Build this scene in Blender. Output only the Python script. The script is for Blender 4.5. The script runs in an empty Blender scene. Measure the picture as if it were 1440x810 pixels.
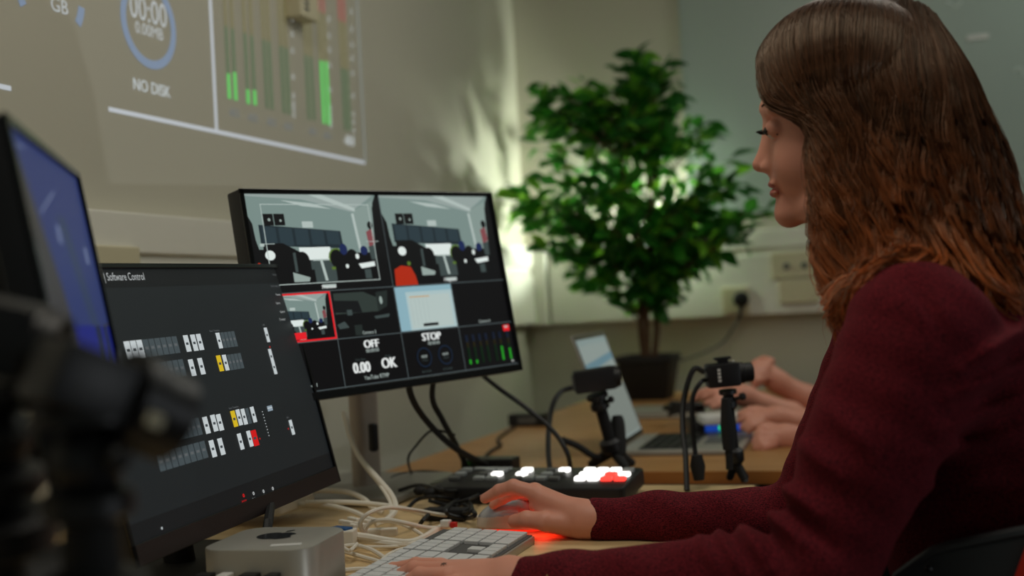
import bpy, bmesh, math, random
import numpy as np
from mathutils import Vector, Matrix
random.seed(7); rng = np.random.default_rng(11)
PI = math.pi; R = math.radians
sc = bpy.context.scene; COL = sc.collection

# ------------------------------------------------------------------ camera
FPX, ROLL, HY, YAW = 1700.0, R(3.0), 425.0, R(18.93)
CAM = np.array([1.35, 0.0, 1.066])
_p = math.atan((HY-405)*math.cos(ROLL)/FPX)
FW = np.array([-math.sin(YAW)*math.cos(_p), math.cos(YAW)*math.cos(_p), math.sin(_p)])
_r = np.array([math.cos(YAW), math.sin(YAW), 0.0]); _u = np.cross(_r, FW)
RT = _r*math.cos(ROLL)-_u*math.sin(ROLL); UP = _r*math.sin(ROLL)+_u*math.cos(ROLL)
cd = bpy.data.cameras.new('camera'); cam = bpy.data.objects.new('camera', cd); COL.objects.link(cam)
cam.matrix_world = Matrix([[RT[0],UP[0],-FW[0],CAM[0]],[RT[1],UP[1],-FW[1],CAM[1]],[RT[2],UP[2],-FW[2],CAM[2]],[0,0,0,1]])
cd.sensor_width = 36; cd.lens = FPX/1440*36; cd.clip_start = 0.05
cd.dof.use_dof = True; cd.dof.focus_distance = 1.55; cd.dof.aperture_fstop = 2.8
sc.camera = cam
sc.view_settings.view_transform = 'Standard'; sc.view_settings.look = 'None'
sc.view_settings.exposure = -0.12; sc.view_settings.gamma = 1.0; sc.view_settings.use_curve_mapping = False

# ------------------------------------------------------------------ light
w = bpy.data.worlds.new('world'); sc.world = w; w.use_nodes = True
w.node_tree.nodes['Background'].inputs[0].default_value = (0.82, 0.92, 0.86, 1)
w.node_tree.nodes['Background'].inputs[1].default_value = 0.10
def aim(o, loc, target):
    o.location = loc
    d = Vector(target)-Vector(loc); o.rotation_euler = d.to_track_quat('-Z', 'Y').to_euler()
def area(name, loc, target, size, power, col, sy=None):
    l = bpy.data.lights.new(name, 'AREA'); l.energy = power; l.color = col; l.size = size
    if sy: l.shape = 'RECTANGLE'; l.size_y = sy
    o = bpy.data.objects.new(name, l); COL.objects.link(o); aim(o, loc, target); return o
area('ceiling_panel_light', (0.95, 0.75, 2.68), (0.95, 0.9, 0), 0.6, 12, (1.0, 0.94, 0.82), 1.2)
area('rear_ceiling_light', (2.3, 3.3, 2.65), (1.9, 3.5, 0), 0.5, 8.5, (0.93, 1.0, 0.90), 1.2)
area('left_wall_fill', (1.5, 2.5, 2.6), (0.0, 1.6, 1.0), 0.6, 9.0, (1.0, 0.96, 0.88), 1.0)  # added fill, tilted at the left wall to brighten it; no fitting there
# the projector on a table behind the woman: black level of its picture, her head shadows it
PROJ = (4.4, 0.93, 0.80)
pl = bpy.data.lights.new('projector_light', 'SPOT'); pl.energy = 42; pl.spot_size = R(64); pl.spot_blend = 0.9
pl.color = (0.90, 0.95, 1.0); pl.shadow_soft_size = 0.02
po = bpy.data.objects.new('projector_light', pl); COL.objects.link(po); aim(po, PROJ, (0, 1.60, 1.85))
# ------------------------------------------------------------------ measuring helpers (a picture point met with a real plane)
def ray(x, y): return FW+RT*(x-720)/FPX+UP*(405-y)/FPX
def hit(x, y, n, q):
    v = ray(x, y); n = np.asarray(n, float); return CAM+v*((np.asarray(q, float)-CAM)@n/(v@n))
def onz(x, y, z): return hit(x, y, (0,0,1), (0,0,z))
def onY(x, y, Y): return hit(x, y, (0,1,0), (0,Y,0))
def onX(x, y, X): return hit(x, y, (1,0,0), (X,0,0))
def at(x, y, Z): return CAM+ray(x, y)*Z
def V(a): return Vector([float(c) for c in a])

# ------------------------------------------------------------------ materials
def lin(c):
    return tuple((v/255/12.92 if v/255 <= 0.04045 else ((v/255+0.055)/1.055)**2.4) for v in c)
MATS = {}
def mat(name, col, rough=0.6, metal=0.0, var=0.12, scale=25.0, bump=0.0, bscale=120.0, spec=0.5, trans=0.0, sheen=0.0, coat=0.0):
    if name in MATS: return MATS[name]
    m = bpy.data.materials.new(name); m.use_nodes = True; nt = m.node_tree; b = nt.nodes['Principled BSDF']
    c = lin(col)
    tc = nt.nodes.new('ShaderNodeTexCoord'); nz = nt.nodes.new('ShaderNodeTexNoise'); nz.inputs['Scale'].default_value = scale; nz.inputs['Detail'].default_value = 4
    nt.links.new(tc.outputs['Object'], nz.inputs['Vector'])
    mx = nt.nodes.new('ShaderNodeMixRGB'); mx.inputs[1].default_value = (*[v*(1-var) for v in c], 1); mx.inputs[2].default_value = (*[min(1, v*(1+var)) for v in c], 1)
    nt.links.new(nz.outputs['Fac'], mx.inputs[0]); nt.links.new(mx.outputs[0], b.inputs['Base Color'])
    b.inputs['Roughness'].default_value = rough; b.inputs['Metallic'].default_value = metal; b.inputs['Specular IOR Level'].default_value = spec
    if sheen: b.inputs['Sheen Weight'].default_value = sheen; b.inputs['Sheen Roughness'].default_value = 0.5; b.inputs['Sheen Tint'].default_value = (*[min(1, v*3) for v in c], 1)
    if coat: b.inputs['Coat Weight'].default_value = coat
    if bump:
        n2 = nt.nodes.new('ShaderNodeTexNoise'); n2.inputs['Scale'].default_value = bscale; bp = nt.nodes.new('ShaderNodeBump'); bp.inputs['Strength'].default_value = bump; bp.inputs['Distance'].default_value = 0.002
        nt.links.new(tc.outputs['Object'], n2.inputs['Vector']); nt.links.new(n2.outputs['Fac'], bp.inputs['Height']); nt.links.new(bp.outputs[0], b.inputs['Normal'])
    MATS[name] = m; return m
def glow(name, col, s=1.0):
    if name in MATS: return MATS[name]
    m = bpy.data.materials.new(name); m.use_nodes = True; nt = m.node_tree; b = nt.nodes['Principled BSDF']
    b.inputs['Base Color'].default_value = (0.008, 0.008, 0.009, 1); b.inputs['Roughness'].default_value = 0.4; b.inputs['Specular IOR Level'].default_value = 0.25
    b.inputs['Emission Color'].default_value = (*lin(col), 1); b.inputs['Emission Strength'].default_value = s
    MATS[name] = m; return m
def wood(name, c1, c2, rough=0.45, stretch=(1.2, 14, 14), sc_=3.0):
    m = bpy.data.materials.new(name); m.use_nodes = True; nt = m.node_tree; b = nt.nodes['Principled BSDF']
    tc = nt.nodes.new('ShaderNodeTexCoord'); mp = nt.nodes.new('ShaderNodeMapping'); mp.inputs['Scale'].default_value = stretch
    nz = nt.nodes.new('ShaderNodeTexNoise'); nz.inputs['Scale'].default_value = sc_; nz.inputs['Detail'].default_value = 8
    cr = nt.nodes.new('ShaderNodeValToRGB'); cr.color_ramp.elements[0].position = 0.3; cr.color_ramp.elements[1].position = 0.72
    cr.color_ramp.elements[0].color = (*lin(c1), 1); cr.color_ramp.elements[1].color = (*lin(c2), 1)
    nt.links.new(tc.outputs['Object'], mp.inputs[0]); nt.links.new(mp.outputs[0], nz.inputs['Vector']); nt.links.new(nz.outputs['Fac'], cr.inputs[0]); nt.links.new(cr.outputs[0], b.inputs['Base Color'])
    b.inputs['Roughness'].default_value = rough; MATS[name] = m; return m

M_wall = mat('wall_paint', (198, 194, 176), 0.62, var=0.03, scale=3, bump=0.15, bscale=90)
M_trunk = mat('trunking_plastic', (236, 234, 222), 0.38, var=0.02)
M_cream = mat('cream_plastic', (212, 204, 172), 0.45, var=0.03)
M_board = mat('whiteboard_enamel', (176, 190, 182), 0.3, var=0.05, scale=5)
M_floor = mat('floor_carpet', (60, 60, 64), 0.95, var=0.3, scale=80)
M_ceil = mat('ceiling_paint', (200, 200, 192), 0.8, var=0.03)
M_desk = wood('beech_desktop', (206, 174, 124), (228, 200, 152))
M_desk2 = wood('oak_desktop', (158, 112, 62), (186, 138, 84))
M_edge2 = wood('oak_edge', (176, 104, 44), (200, 128, 62))
M_black = mat('black_plastic', (22, 22, 24), 0.45, var=0.2)
M_blackm = mat('black_matte', (15, 15, 16), 0.75, var=0.2)
M_gloss = mat('black_gloss', (12, 12, 13), 0.18)
M_panel = mat('monitor_chin_plastic', (34, 24, 24), 0.35, var=0.1)
M_metal = mat('dark_steel', (60, 60, 62), 0.4, metal=0.8)
M_silver = mat('silver_aluminium', (176, 174, 164), 0.42, metal=0.5, var=0.03)
M_stand = mat('silver_stand_metal', (178, 168, 158), 0.36, metal=0.15, var=0.04)
M_greyp = mat('grey_plastic', (92, 94, 92), 0.5)
M_white = mat('white_plastic', (226, 226, 222), 0.4, var=0.03)
M_key = mat('white_keycap', (214, 216, 216), 0.5, var=0.03)
M_kdark = mat('keyboard_deck', (84, 84, 84), 0.55)
M_wcab = mat('white_cable_rubber', (232, 226, 212), 0.5, var=0.05)
M_bcab = mat('black_cable_rubber', (20, 20, 21), 0.5)
M_skin = mat('skin', (224, 156, 132), 0.5, var=0.07, scale=30, bump=0.06, bscale=300)
M_lip = mat('lip_skin', (190, 108, 98), 0.42, var=0.06)
for k in ('skin', 'lip_skin'):
    b = MATS[k].node_tree.nodes['Principled BSDF']; b.inputs['Subsurface Weight'].default_value = 0.12; b.inputs['Subsurface Radius'].default_value = (0.008, 0.003, 0.0015); b.inputs['Subsurface Scale'].default_value = 1.0
M_red = mat('red_fabric', (205, 40, 18), 0.85, bump=0.3, sheen=0.2)
M_pot = mat('pot_plastic', (20, 20, 20), 0.6)
M_soil = mat('soil', (70, 45, 26), 0.95, var=0.5, scale=60, bump=0.5)
M_bark = mat('bark', (92, 66, 44), 0.85, var=0.35, scale=40, bump=0.5)

# ------------------------------------------------------------------ mesh helpers
def link(name, me, m, parent=None, smooth=False):
    o = bpy.data.objects.new(name, me); COL.objects.link(o)
    if m is not None:
        for mm in (m if isinstance(m, (list, tuple)) else [m]): me.materials.append(mm)
    if smooth: me.shade_smooth()
    if parent is not None:
        o.parent = parent; o.matrix_parent_inverse = Matrix.Identity(4)
        pw = world(parent)
        me.transform(pw.inverted())
    return o
def world(o):
    m = o.matrix_basis.copy()
    if o.parent: m = world(o.parent) @ m
    return m
def tag(o, label=None, cat=None, group=None, kind=None):
    if label: o['label'] = label
    if cat: o['category'] = cat
    if group: o['group'] = group
    if kind: o['kind'] = kind
    return o
def thing(name, label, cat, loc, group=None, rz=0.0):
    o = bpy.data.objects.new(name, None); COL.objects.link(o); o.location = V(loc); o.rotation_euler.z = rz; o.empty_display_size = 0.05
    return tag(o, label, cat, group)
class B:
    """collects shapes in world coordinates, links them as one mesh"""
    def __init__(s): s.v = []; s.f = []; s.m = []; s.mi = 0
    def add(s, vs, fs):
        n = len(s.v); s.v += [tuple(float(c) for c in q) for q in vs]; s.f += [tuple(n+i for i in f) for f in fs]; s.m += [s.mi]*len(fs)
    def box(s, c, size, fr=None, bev=0.0):
        """box at centre c, sizes along the axes of frame fr (3 vectors); bev cuts its edges"""
        fr = fr or ((1,0,0),(0,1,0),(0,0,1)); a = [np.asarray(q, float) for q in fr]; c = np.asarray(c, float)
        bm = bmesh.new(); bmesh.ops.create_cube(bm, size=1)
        for v in bm.verts: v.co = Vector((v.co.x*size[0], v.co.y*size[1], v.co.z*size[2]))
        if bev > 0: bmesh.ops.bevel(bm, geom=list(bm.edges), offset=min(bev, min(size)*0.45), segments=2, profile=0.6, affect='EDGES')
        bm.verts.ensure_lookup_table()
        s.add([c+a[0]*v.co.x+a[1]*v.co.y+a[2]*v.co.z for v in bm.verts], [[v.index for v in f.verts] for f in bm.faces]); bm.free(); return s
    def rbox(s, c, w, d, h, r, fr=None, seg=8, top=0.004):
        """upright slab with rounded corners (plan w x d) and softened top rim"""
        fr = fr or ((1,0,0),(0,1,0),(0,0,1)); a = [np.asarray(q, float) for q in fr]; c = np.asarray(c, float)
        def ringp(rr, ins, z):
            o = []
            for cx, cy, a0 in ((w/2-r, d/2-r, 0), (-w/2+r, d/2-r, PI/2), (-w/2+r, -d/2+r, PI), (w/2-r, -d/2+r, 1.5*PI)):
                for i in range(seg+1):
                    t = a0+PI/2*i/seg; o.append(c+a[0]*(cx+(r-ins)*math.cos(t))+a[1]*(cy+(r-ins)*math.sin(t))+a[2]*z)
            return o
        rings = [ringp(r, min(top, r*0.9), -h/2), ringp(r, 0, -h/2+top), ringp(r, 0, h/2-top), ringp(r, min(top*0.35, r*0.9), h/2-top*0.3), ringp(r, min(top, r*0.9), h/2)]
        n = len(rings[0]); vs = sum(rings, []); fs = []
        for k in range(len(rings)-1):
            for i in range(n): j = (i+1) % n; fs.append((k*n+i, k*n+j, (k+1)*n+j, (k+1)*n+i))
        fs.append(tuple(range(n))[::-1]); fs.append(tuple((len(rings)-1)*n+i for i in range(n)))
        s.add(vs, fs); return s
    def tube(s, pts, r, n=8, cap=True, flat=1.0):
        pts = [np.asarray(p, float) for p in pts]; N = len(pts); rr = r if hasattr(r, '__len__') else [r]*N
        t0 = pts[1]-pts[0]; t0 = t0/np.linalg.norm(t0); ref = np.array([0,0,1.0]) if abs(t0[2]) < 0.9 else np.array([1.0,0,0])
        a = np.cross(t0, ref); a /= np.linalg.norm(a); vs = []
        for i in range(N):
            t = pts[min(i+1, N-1)]-pts[max(i-1, 0)]; t = t/(np.linalg.norm(t)+1e-12)
            a = a-t*(a@t); a /= (np.linalg.norm(a)+1e-12); b = np.cross(t, a)
            for k in range(n):
                th = 2*PI*k/n; vs.append(pts[i]+(a*math.cos(th)+b*math.sin(th)*flat)*rr[i])
        fs = [(i*n+k, i*n+(k+1) % n, (i+1)*n+(k+1) % n, (i+1)*n+k) for i in range(N-1) for k in range(n)]
        if cap: fs += [tuple(range(n))[::-1], tuple((N-1)*n+k for k in range(n))]
        s.add(vs, fs); return s
    def lathe(s, c, axis, prof, n=24):
        """prof: (radius, distance along axis)"""
        c = np.asarray(c, float); ax = np.array(axis, float); ax /= np.linalg.norm(ax)
        ref = np.array([0,0,1.0]) if abs(ax[2]) < 0.9 else np.array([1.0,0,0]); a = np.cross(ax, ref); a /= np.linalg.norm(a); b = np.cross(ax, a)
        vs = []; 
        for r_, h in prof:
            for k in range(n): th = 2*PI*k/n; vs.append(c+ax*h+(a*math.cos(th)+b*math.sin(th))*max(r_, 1e-5))
        fs = [(i*n+k, i*n+(k+1) % n, (i+1)*n+(k+1) % n, (i+1)*n+k) for i in range(len(prof)-1) for k in range(n)]
        fs += [tuple(range(n))[::-1], tuple((len(prof)-1)*n+k for k in range(n))]
        s.add(vs, fs); return s
    def ball(s, c, r_, sq=(1,1,1), n=14):
        c = np.asarray(c, float); vs = []; m_ = n//2
        for i in range(1, m_):
            ph = PI*i/m_
            for k in range(n): th = 2*PI*k/n; vs.append(c+np.array([math.sin(ph)*math.cos(th)*sq[0], math.sin(ph)*math.sin(th)*sq[1], math.cos(ph)*sq[2]])*r_)
        vs += [c+np.array([0,0,r_*sq[2]]), c-np.array([0,0,r_*sq[2]])]; T = len(vs)-2
        fs = [(i*n+k, (i+1)*n+k, (i+1)*n+(k+1) % n, i*n+(k+1) % n) for i in range(m_-2) for k in range(n)]
        fs += [(T, k, (k+1) % n) for k in range(n)]+[(T+1, (m_-2)*n+(k+1) % n, (m_-2)*n+k) for k in range(n)]
        s.add(vs, fs); return s
    def build(s, name, m, parent=None, smooth=False):
        me = bpy.data.meshes.new(name); me.from_pydata(s.v, [], s.f); me.update()
        o = link(name, me, m, parent)
        if max(s.m, default=0) > 0: me.polygons.foreach_set('material_index', s.m)
        if smooth:
            me.shade_smooth()
            try: me.set_sharp_from_angle(angle=R(38))
            except Exception: pass
        return o
def crom(pts, n=8):
    P = [np.asarray(p, float) for p in pts]; P = [2*P[0]-P[1]]+P+[2*P[-1]-P[-2]]; o = []
    for i in range(1, len(P)-2):
        for k in range(n):
            t = k/n; a, b, c, d = P[i-1], P[i], P[i+1], P[i+2]
            o.append(0.5*((2*b)+(c-a)*t+(2*a-5*b+4*c-d)*t*t+(3*b-a-3*c+d)*t**3))
    o.append(P[-2]); return o
FONT_CACHE = {}
def glyphs(txt):
    if txt in FONT_CACHE: return FONT_CACHE[txt]
    cu = bpy.data.curves.new('lettering', 'FONT'); cu.body = txt; cu.resolution_u = 3
    ob = bpy.data.objects.new('lettering', cu); COL.objects.link(ob)
    me = ob.to_mesh(); vs = np.array([v.co[:] for v in me.vertices]) if len(me.vertices) else np.zeros((0,3)); fs = [tuple(p.vertices) for p in me.polygons]
    ob.to_mesh_clear(); bpy.data.objects.remove(ob); bpy.data.curves.remove(cu)
    FONT_CACHE[txt] = (vs, fs); return vs, fs
class Canvas(B):
    """flat picture on a plane: O top left corner, ex to the right, ey down, n outwards"""
    def __init__(s, O, ex, ey, n, step=0.000004):
        super().__init__(); s.O, s.ex, s.ey, s.n = [np.asarray(q, float) for q in (O, ex, ey, n)]; s.mats = []; s.k = 1; s.step = step
        s.ux = s.ex/np.linalg.norm(s.ex); s.uy = s.ey/np.linalg.norm(s.ey)
    def use(s, m):
        if m not in s.mats: s.mats.append(m)
        s.mi = s.mats.index(m)
    def poly(s, pts, m, up=True):
        s.use(m)
        if up: s.k += 1
        s.add([s.O+s.ex*u+s.ey*v+s.n*s.step*s.k for u, v in pts], [tuple(range(len(pts)))])
    def rect(s, u0, v0, u1, v1, m, up=True): s.poly([(u0,v0),(u0,v1),(u1,v1),(u1,v0)], m, up)
    def uv(s, x, y):
        q = hit(x, y, s.n, s.O)-s.O; A = np.array([[s.ex@s.ex, s.ex@s.ey],[s.ex@s.ey, s.ey@s.ey]]); b = np.array([q@s.ex, q@s.ey]); return tuple(np.linalg.solve(A, b))
    def ppoly(s, pts, m): s.poly([s.uv(*p) for p in pts], m)
    def text(s, txt, u, v, size, m, align='c', sx=1.0, bold=0.0):
        """size: capital height in metres, (u,v) the centre (or left) of the line"""
        vs, fs = glyphs(txt)
        if not len(vs): return
        s.use(m); s.k += 1
        k = size/0.70; w_ = (vs[:,0].max()-vs[:,0].min())*k*sx; x0 = -w_/2 if align == 'c' else 0
        base = s.O+s.ex*u+s.ey*v+s.uy*size/2
        for dx in ((0,) if not bold else (-bold, 0, bold)):
            s.add([base+s.ux*((q[0]-vs[:,0].min())*k*sx+x0+dx)-s.uy*q[1]*k+s.n*s.step*s.k for q in vs], fs)
    def ring(s, cu, cv, r0, r1, m, n=48, a0=0, a1=2*PI):
        s.use(m); s.k += 1; c = s.O+s.ex*cu+s.ey*cv+s.n*s.step*s.k; vs = []
        for i in range(n+1):
            t = a0+(a1-a0)*i/n; d = s.ux*math.cos(t)+s.uy*math.sin(t); vs += [c+d*r0, c+d*r1]
        s.add(vs, [(2*i, 2*i+1, 2*i+3, 2*i+2) for i in range(n)])

# ------------------------------------------------------------------ implicit surfaces (surface nets)
def surface(fn, lo, hi, h):
    lo = np.asarray(lo, float); n = np.ceil((np.asarray(hi)-lo)/h).astype(int)+1
    ax = [(lo[i]+h*np.arange(n[i])).astype(np.float32) for i in range(3)]
    X, Y, Z = np.meshgrid(*ax, indexing='ij'); d = fn(X, Y, Z).astype(np.float32)
    for a in range(3):
        sl = [slice(None)]*3; sl[a] = 0; d[tuple(sl)] = np.maximum(d[tuple(sl)], 1e-4); sl[a] = -1; d[tuple(sl)] = np.maximum(d[tuple(sl)], 1e-4)
    ins = d < 0; cs = [m-1 for m in n]
    acc = np.zeros((*cs, 3), np.float32); cnt = np.zeros(cs, np.float32)
    offs = [(0,0,0),(1,0,0),(0,1,0),(1,1,0),(0,0,1),(1,0,1),(0,1,1),(1,1,1)]
    def sub(A, o): return A[o[0]:o[0]+cs[0], o[1]:o[1]+cs[1], o[2]:o[2]+cs[2]]
    for i, a in enumerate(offs):
        for j, b in enumerate(offs):
            if j <= i or sum(abs(a[k]-b[k]) for k in range(3)) != 1: continue
            da, db = sub(d, a), sub(d, b); m = (da < 0) != (db < 0)
            t = np.where(m, da/np.where(m, da-db, 1), 0)
            for k in range(3): acc[..., k] += np.where(m, a[k]+(b[k]-a[k])*t, 0)
            cnt += m
    act = cnt > 0; idx = -np.ones(cs, np.int64); idx[act] = np.arange(act.sum())
    ijk = np.argwhere(act); vs = lo+(ijk+acc[act]/cnt[act][:, None])*h; quads = []
    for a in range(3):
        b, c = (a+1) % 3, (a+2) % 3
        s0 = [slice(0, -1) if k == a else slice(1, -1) for k in range(3)]; s1 = list(s0); s1[a] = slice(1, None)
        A, Bm = ins[tuple(s0)], ins[tuple(s1)]; loc = np.argwhere(A != Bm); fl = A[A != Bm]
        loc = loc+np.array([0 if k == a else 1 for k in range(3)])
        def g(db, dc): q = loc.copy(); q[:, b] += db; q[:, c] += dc; return idx[q[:,0], q[:,1], q[:,2]]
        Q = np.stack([g(-1,-1), g(0,-1), g(0,0), g(-1,0)], 1); Q[~fl] = Q[~fl][:, ::-1]; quads.append(Q)
    return vs, np.concatenate(quads)
def capsule(X, Y, Z, a, b, ra, rb):
    a = np.asarray(a, float); b = np.asarray(b, float); ab = b-a; L = ab@ab+1e-12
    t = np.clip(((X-a[0])*ab[0]+(Y-a[1])*ab[1]+(Z-a[2])*ab[2])/L, 0, 1)
    return np.sqrt((X-a[0]-ab[0]*t)**2+(Y-a[1]-ab[1]*t)**2+(Z-a[2]-ab[2]*t)**2)-(ra+(rb-ra)*t)
def ellip(X, Y, Z, c, r, fr=None):
    fr = fr or ((1,0,0),(0,1,0),(0,0,1)); dx, dy, dz = X-c[0], Y-c[1], Z-c[2]; q = [(dx*f[0]+dy*f[1]+dz*f[2])/r[i] for i, f in enumerate(fr)]
    k0 = np.sqrt(q[0]**2+q[1]**2+q[2]**2); k1 = np.sqrt((q[0]/r[0])**2+(q[1]/r[1])**2+(q[2]/r[2])**2)+1e-9
    return k0*(k0-1)/k1
def smin(a, b, k):
    h = np.clip(0.5+0.5*(b-a)/k, 0, 1); return b*(1-h)+a*h-k*h*(1-h)
def smax(a, b, k): return -smin(-a, -b, k)
def chain(X, Y, Z, pts, rad, k=0.004):
    d = None
    for i in range(len(pts)-1):
        e = capsule(X, Y, Z, pts[i], pts[i+1], rad[i], rad[i+1]); d = e if d is None else smin(d, e, k)
    return d
def join(parts):
    vs = []; fs = []; n = 0
    for v, f in parts: vs.append(v); fs.append(f+n); n += len(v)
    return np.concatenate(vs), np.concatenate(fs)
def npmesh(name, vs, fs, m, parent=None, smooth=True):
    me = bpy.data.meshes.new(name); me.vertices.add(len(vs)); me.vertices.foreach_set('co', np.asarray(vs, np.float32).ravel())
    k = fs.shape[1]; me.loops.add(len(fs)*k); me.loops.foreach_set('vertex_index', fs.astype(np.int32).ravel())
    me.polygons.add(len(fs)); me.polygons.foreach_set('loop_start', (np.arange(len(fs))*k).astype(np.int32)); me.update(calc_edges=True); me.validate()
    return link(name, me, m, parent, smooth)

# ------------------------------------------------------------------ the room
BY = 4.10
def struct(name, b, m): return tag(b.build(name, m), kind='structure')
struct('floor', B().box((2.7, 1.3, -0.05), (6.0, 6.6, 0.1)), M_floor)
struct('wall_left', B().box((-0.05, 1.05, 1.36), (0.1, 6.1, 2.72)), M_wall)
struct('wall_back', B().box((2.7, BY+0.05, 1.36), (5.6, 0.1, 2.72)), M_wall)
struct('ceiling', B().box((2.7, 1.3, 2.77), (6.0, 6.6, 0.1)), M_ceil)
# trunking along both walls: body, lid proud of it, shadow groove
t1 = B(); t1.box((0.0225, 1.0, 1.222), (0.045, 6.18, 0.072), bev=0.004); t1.box((0.018, 1.0, 1.172), (0.036, 6.18, 0.028))
t1.box((0.0225, 1.0, 1.071), (0.045, 6.18, 0.168), bev=0.004)
t1.box((0.045, BY-0.03, 1.12), (0.09, 0.06, 0.28), bev=0.004)
struct('trim_1', t1, M_trunk)
t2 = B(); t2.box((2.75, BY-0.0225, 1.232), (5.3, 0.045, 0.064), bev=0.004); t2.box((2.75, BY-0.018, 1.19), (5.3, 0.036, 0.02)); t2.box((2.75, BY-0.0225, 1.081), (5.3, 0.045, 0.2), bev=0.004)
struct('trim_2', t2, M_trunk)
struct('baseboard_left', B().box((0.009, 1.0, 0.05), (0.018, 6.0, 0.1), bev=0.004), M_trunk)
struct('baseboard_back', B().box((2.7, BY-0.009, 0.05), (5.4, 0.018, 0.1), bev=0.004), M_trunk)

# whiteboard
wb = thing('whiteboard', 'large pale glossy whiteboard on the back wall behind the woman', 'whiteboard', (2.0, BY, 1.3))
xL = onY(959, 60, BY-0.02)[0]
B().box(((xL+3.4)/2, BY-0.012, 1.90), (3.4-xL, 0.02, 1.14), bev=0.002).build('board_panel', M_board, wb)
fr = B()
for z in (1.325, 2.475): fr.box(((xL+3.4)/2, BY-0.013, z), (3.4-xL+0.01, 0.026, 0.014), bev=0.003)
for x in (xL, 3.4): fr.box((x, BY-0.013, 1.90), (0.010, 0.026, 1.15), bev=0.003)
fr.build('board_frame', M_board, wb)
M_mark = mat('pale_ink', (226, 236, 230), 0.5)
mk = B()
q = onY(1375, 52, BY-0.024); mk.box(q, (0.065, 0.002, 0.018), bev=0.0009)  # thin white box stands in for a reflection on the glossy board
mk.build('decal', M_white, wb)['label'] = 'painted white reflection spot'
for j, pts in enumerate([[(1160,5),(1172,12),(1180,4),(1192,14)], [(1330,2),(1345,10),(1352,0)], [(1425,100),(1435,96),(1440,108)]]):
    B().tube(crom([onY(x, y, BY-0.0225) for x, y in pts], 5), 0.0028, 5).build('pen_mark', M_mark, wb)

# ---- sockets on the back trunking
def socket(px, py, w_, h_, holes, label, name='wall_socket'):
    c = onY(px, py, BY-0.05); t = thing(name, label, 'socket', (c[0], BY-0.045, c[2]))
    B().box((c[0], BY-0.050, c[2]), (w_, 0.011, h_), bev=0.003).build('face_plate', M_cream, t)
    for dx, dz in holes: B().lathe((c[0]+dx, BY-0.056, c[2]+dz), (0,-1,0), [(0.011,0),(0.011,0.002),(0.008,0.0035),(0.003,0.0036)], 14).build('port', M_greyp, t)
    return t
socket(1118, 372, 0.15, 0.086, [(-0.027, -0.004), (0.03, -0.004)], 'cream double aerial socket plate above the blank cover on the back trunking')
socket(1124, 409, 0.125, 0.078, [], 'pale blank cover plate under the double aerial socket on the back trunking', 'blank_plate')
socket(1035, 422, 0.09, 0.086, [], 'single mains socket on the back trunking with the black plug in it')
c = onX(155, 378, 0.05); t = thing('wall_socket', 'cream outlet plate on the left wall trunking above the dark control screen', 'socket', (0.045, c[1], c[2]))
B().box((0.051, c[1]-0.02, c[2]-0.005), (0.013, 0.19, 0.088), bev=0.004).build('face_plate', M_cream, t)
B().box((0.0585, c[1]-0.02, c[2]-0.030), (0.004, 0.15, 0.006), bev=0.0015).build('rocker_edge', M_greyp, t)
# plug + its cable
c = onY(1042, 421, BY-0.07); t = thing('mains_plug', 'round black mains plug pushed into the single socket on the back trunking', 'plug', (c[0], BY-0.056, c[2]))
B().lathe((c[0], BY-0.056, c[2]), (0,-1,0), [(0.022,0),(0.026,0.006),(0.025,0.022),(0.018,0.032),(0.006,0.034)], 20).build('plug_body', M_blackm, t, True)
B().tube(crom([(c[0], BY-0.075, c[2]-0.015), (c[0]-0.004, BY-0.075, c[2]-0.045), (c[0]-0.012, BY-0.075, c[2]-0.07)], 4), 0.006, 8).build('strain_relief', M_blackm, t, True)
M_gcab = mat('grey_cable', (70, 72, 66), 0.6)
def cable(name, pts, r_, m, label, cat='cable', group=None, n=8, flat=1.0):
    o = B().tube(crom(pts, 8), r_, n, flat=flat).build(name, m, None, True); return tag(o, label, cat, group)
cable('mains_cable', [(c[0]-0.012, BY-0.075, c[2]-0.07), onY(1035,455,BY-0.08), onY(1018,480,BY-0.08), onY(992,495,BY-0.1), onY(965,505,BY-0.12), onY(935,512,BY-0.14), onY(900,530,BY-0.14)], 0.0042, M_gcab, 'dark grey mains cable hanging from the black wall plug to behind the plant pot')
# small beige sensor box high on the left wall
c = onX(423, 6, 0.02); t = thing('wall_sensor', 'small beige sensor box on the left wall over the projected meters', 'sensor', (0, c[1], c[2]))
B().box((0.022, c[1], c[2]), (0.044, 0.085, 0.075), bev=0.006).build('casing', M_cream, t)
for k in range(3): B().box((0.0450, c[1]-0.018, c[2]-0.018+0.012*k), (0.002, 0.02, 0.005)).build('vent', M_greyp, t)

# ------------------------------------------------------------------ projected picture on the left wall
cv = Canvas((0.0006, 0, 0), (0,1,0), (0,0,-1), (1,0,0), 0.00001)
G = lambda n, c, s=1.0: glow(n, c, s)
def pglow(name, c):   # wall colour that glows by itself: the projected light is put in as emission
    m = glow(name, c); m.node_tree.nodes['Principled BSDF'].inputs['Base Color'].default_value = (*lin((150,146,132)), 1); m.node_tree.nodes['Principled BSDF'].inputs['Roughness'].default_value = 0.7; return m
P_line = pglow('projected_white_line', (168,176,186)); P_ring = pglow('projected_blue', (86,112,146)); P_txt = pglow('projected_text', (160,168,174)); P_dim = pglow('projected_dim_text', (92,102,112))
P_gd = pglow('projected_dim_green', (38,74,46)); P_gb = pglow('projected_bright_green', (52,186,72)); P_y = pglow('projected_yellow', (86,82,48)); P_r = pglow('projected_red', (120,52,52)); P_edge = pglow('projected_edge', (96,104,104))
def wp(x, y): q = onX(x, y, 0.001); return q[1], q[2]
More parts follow.
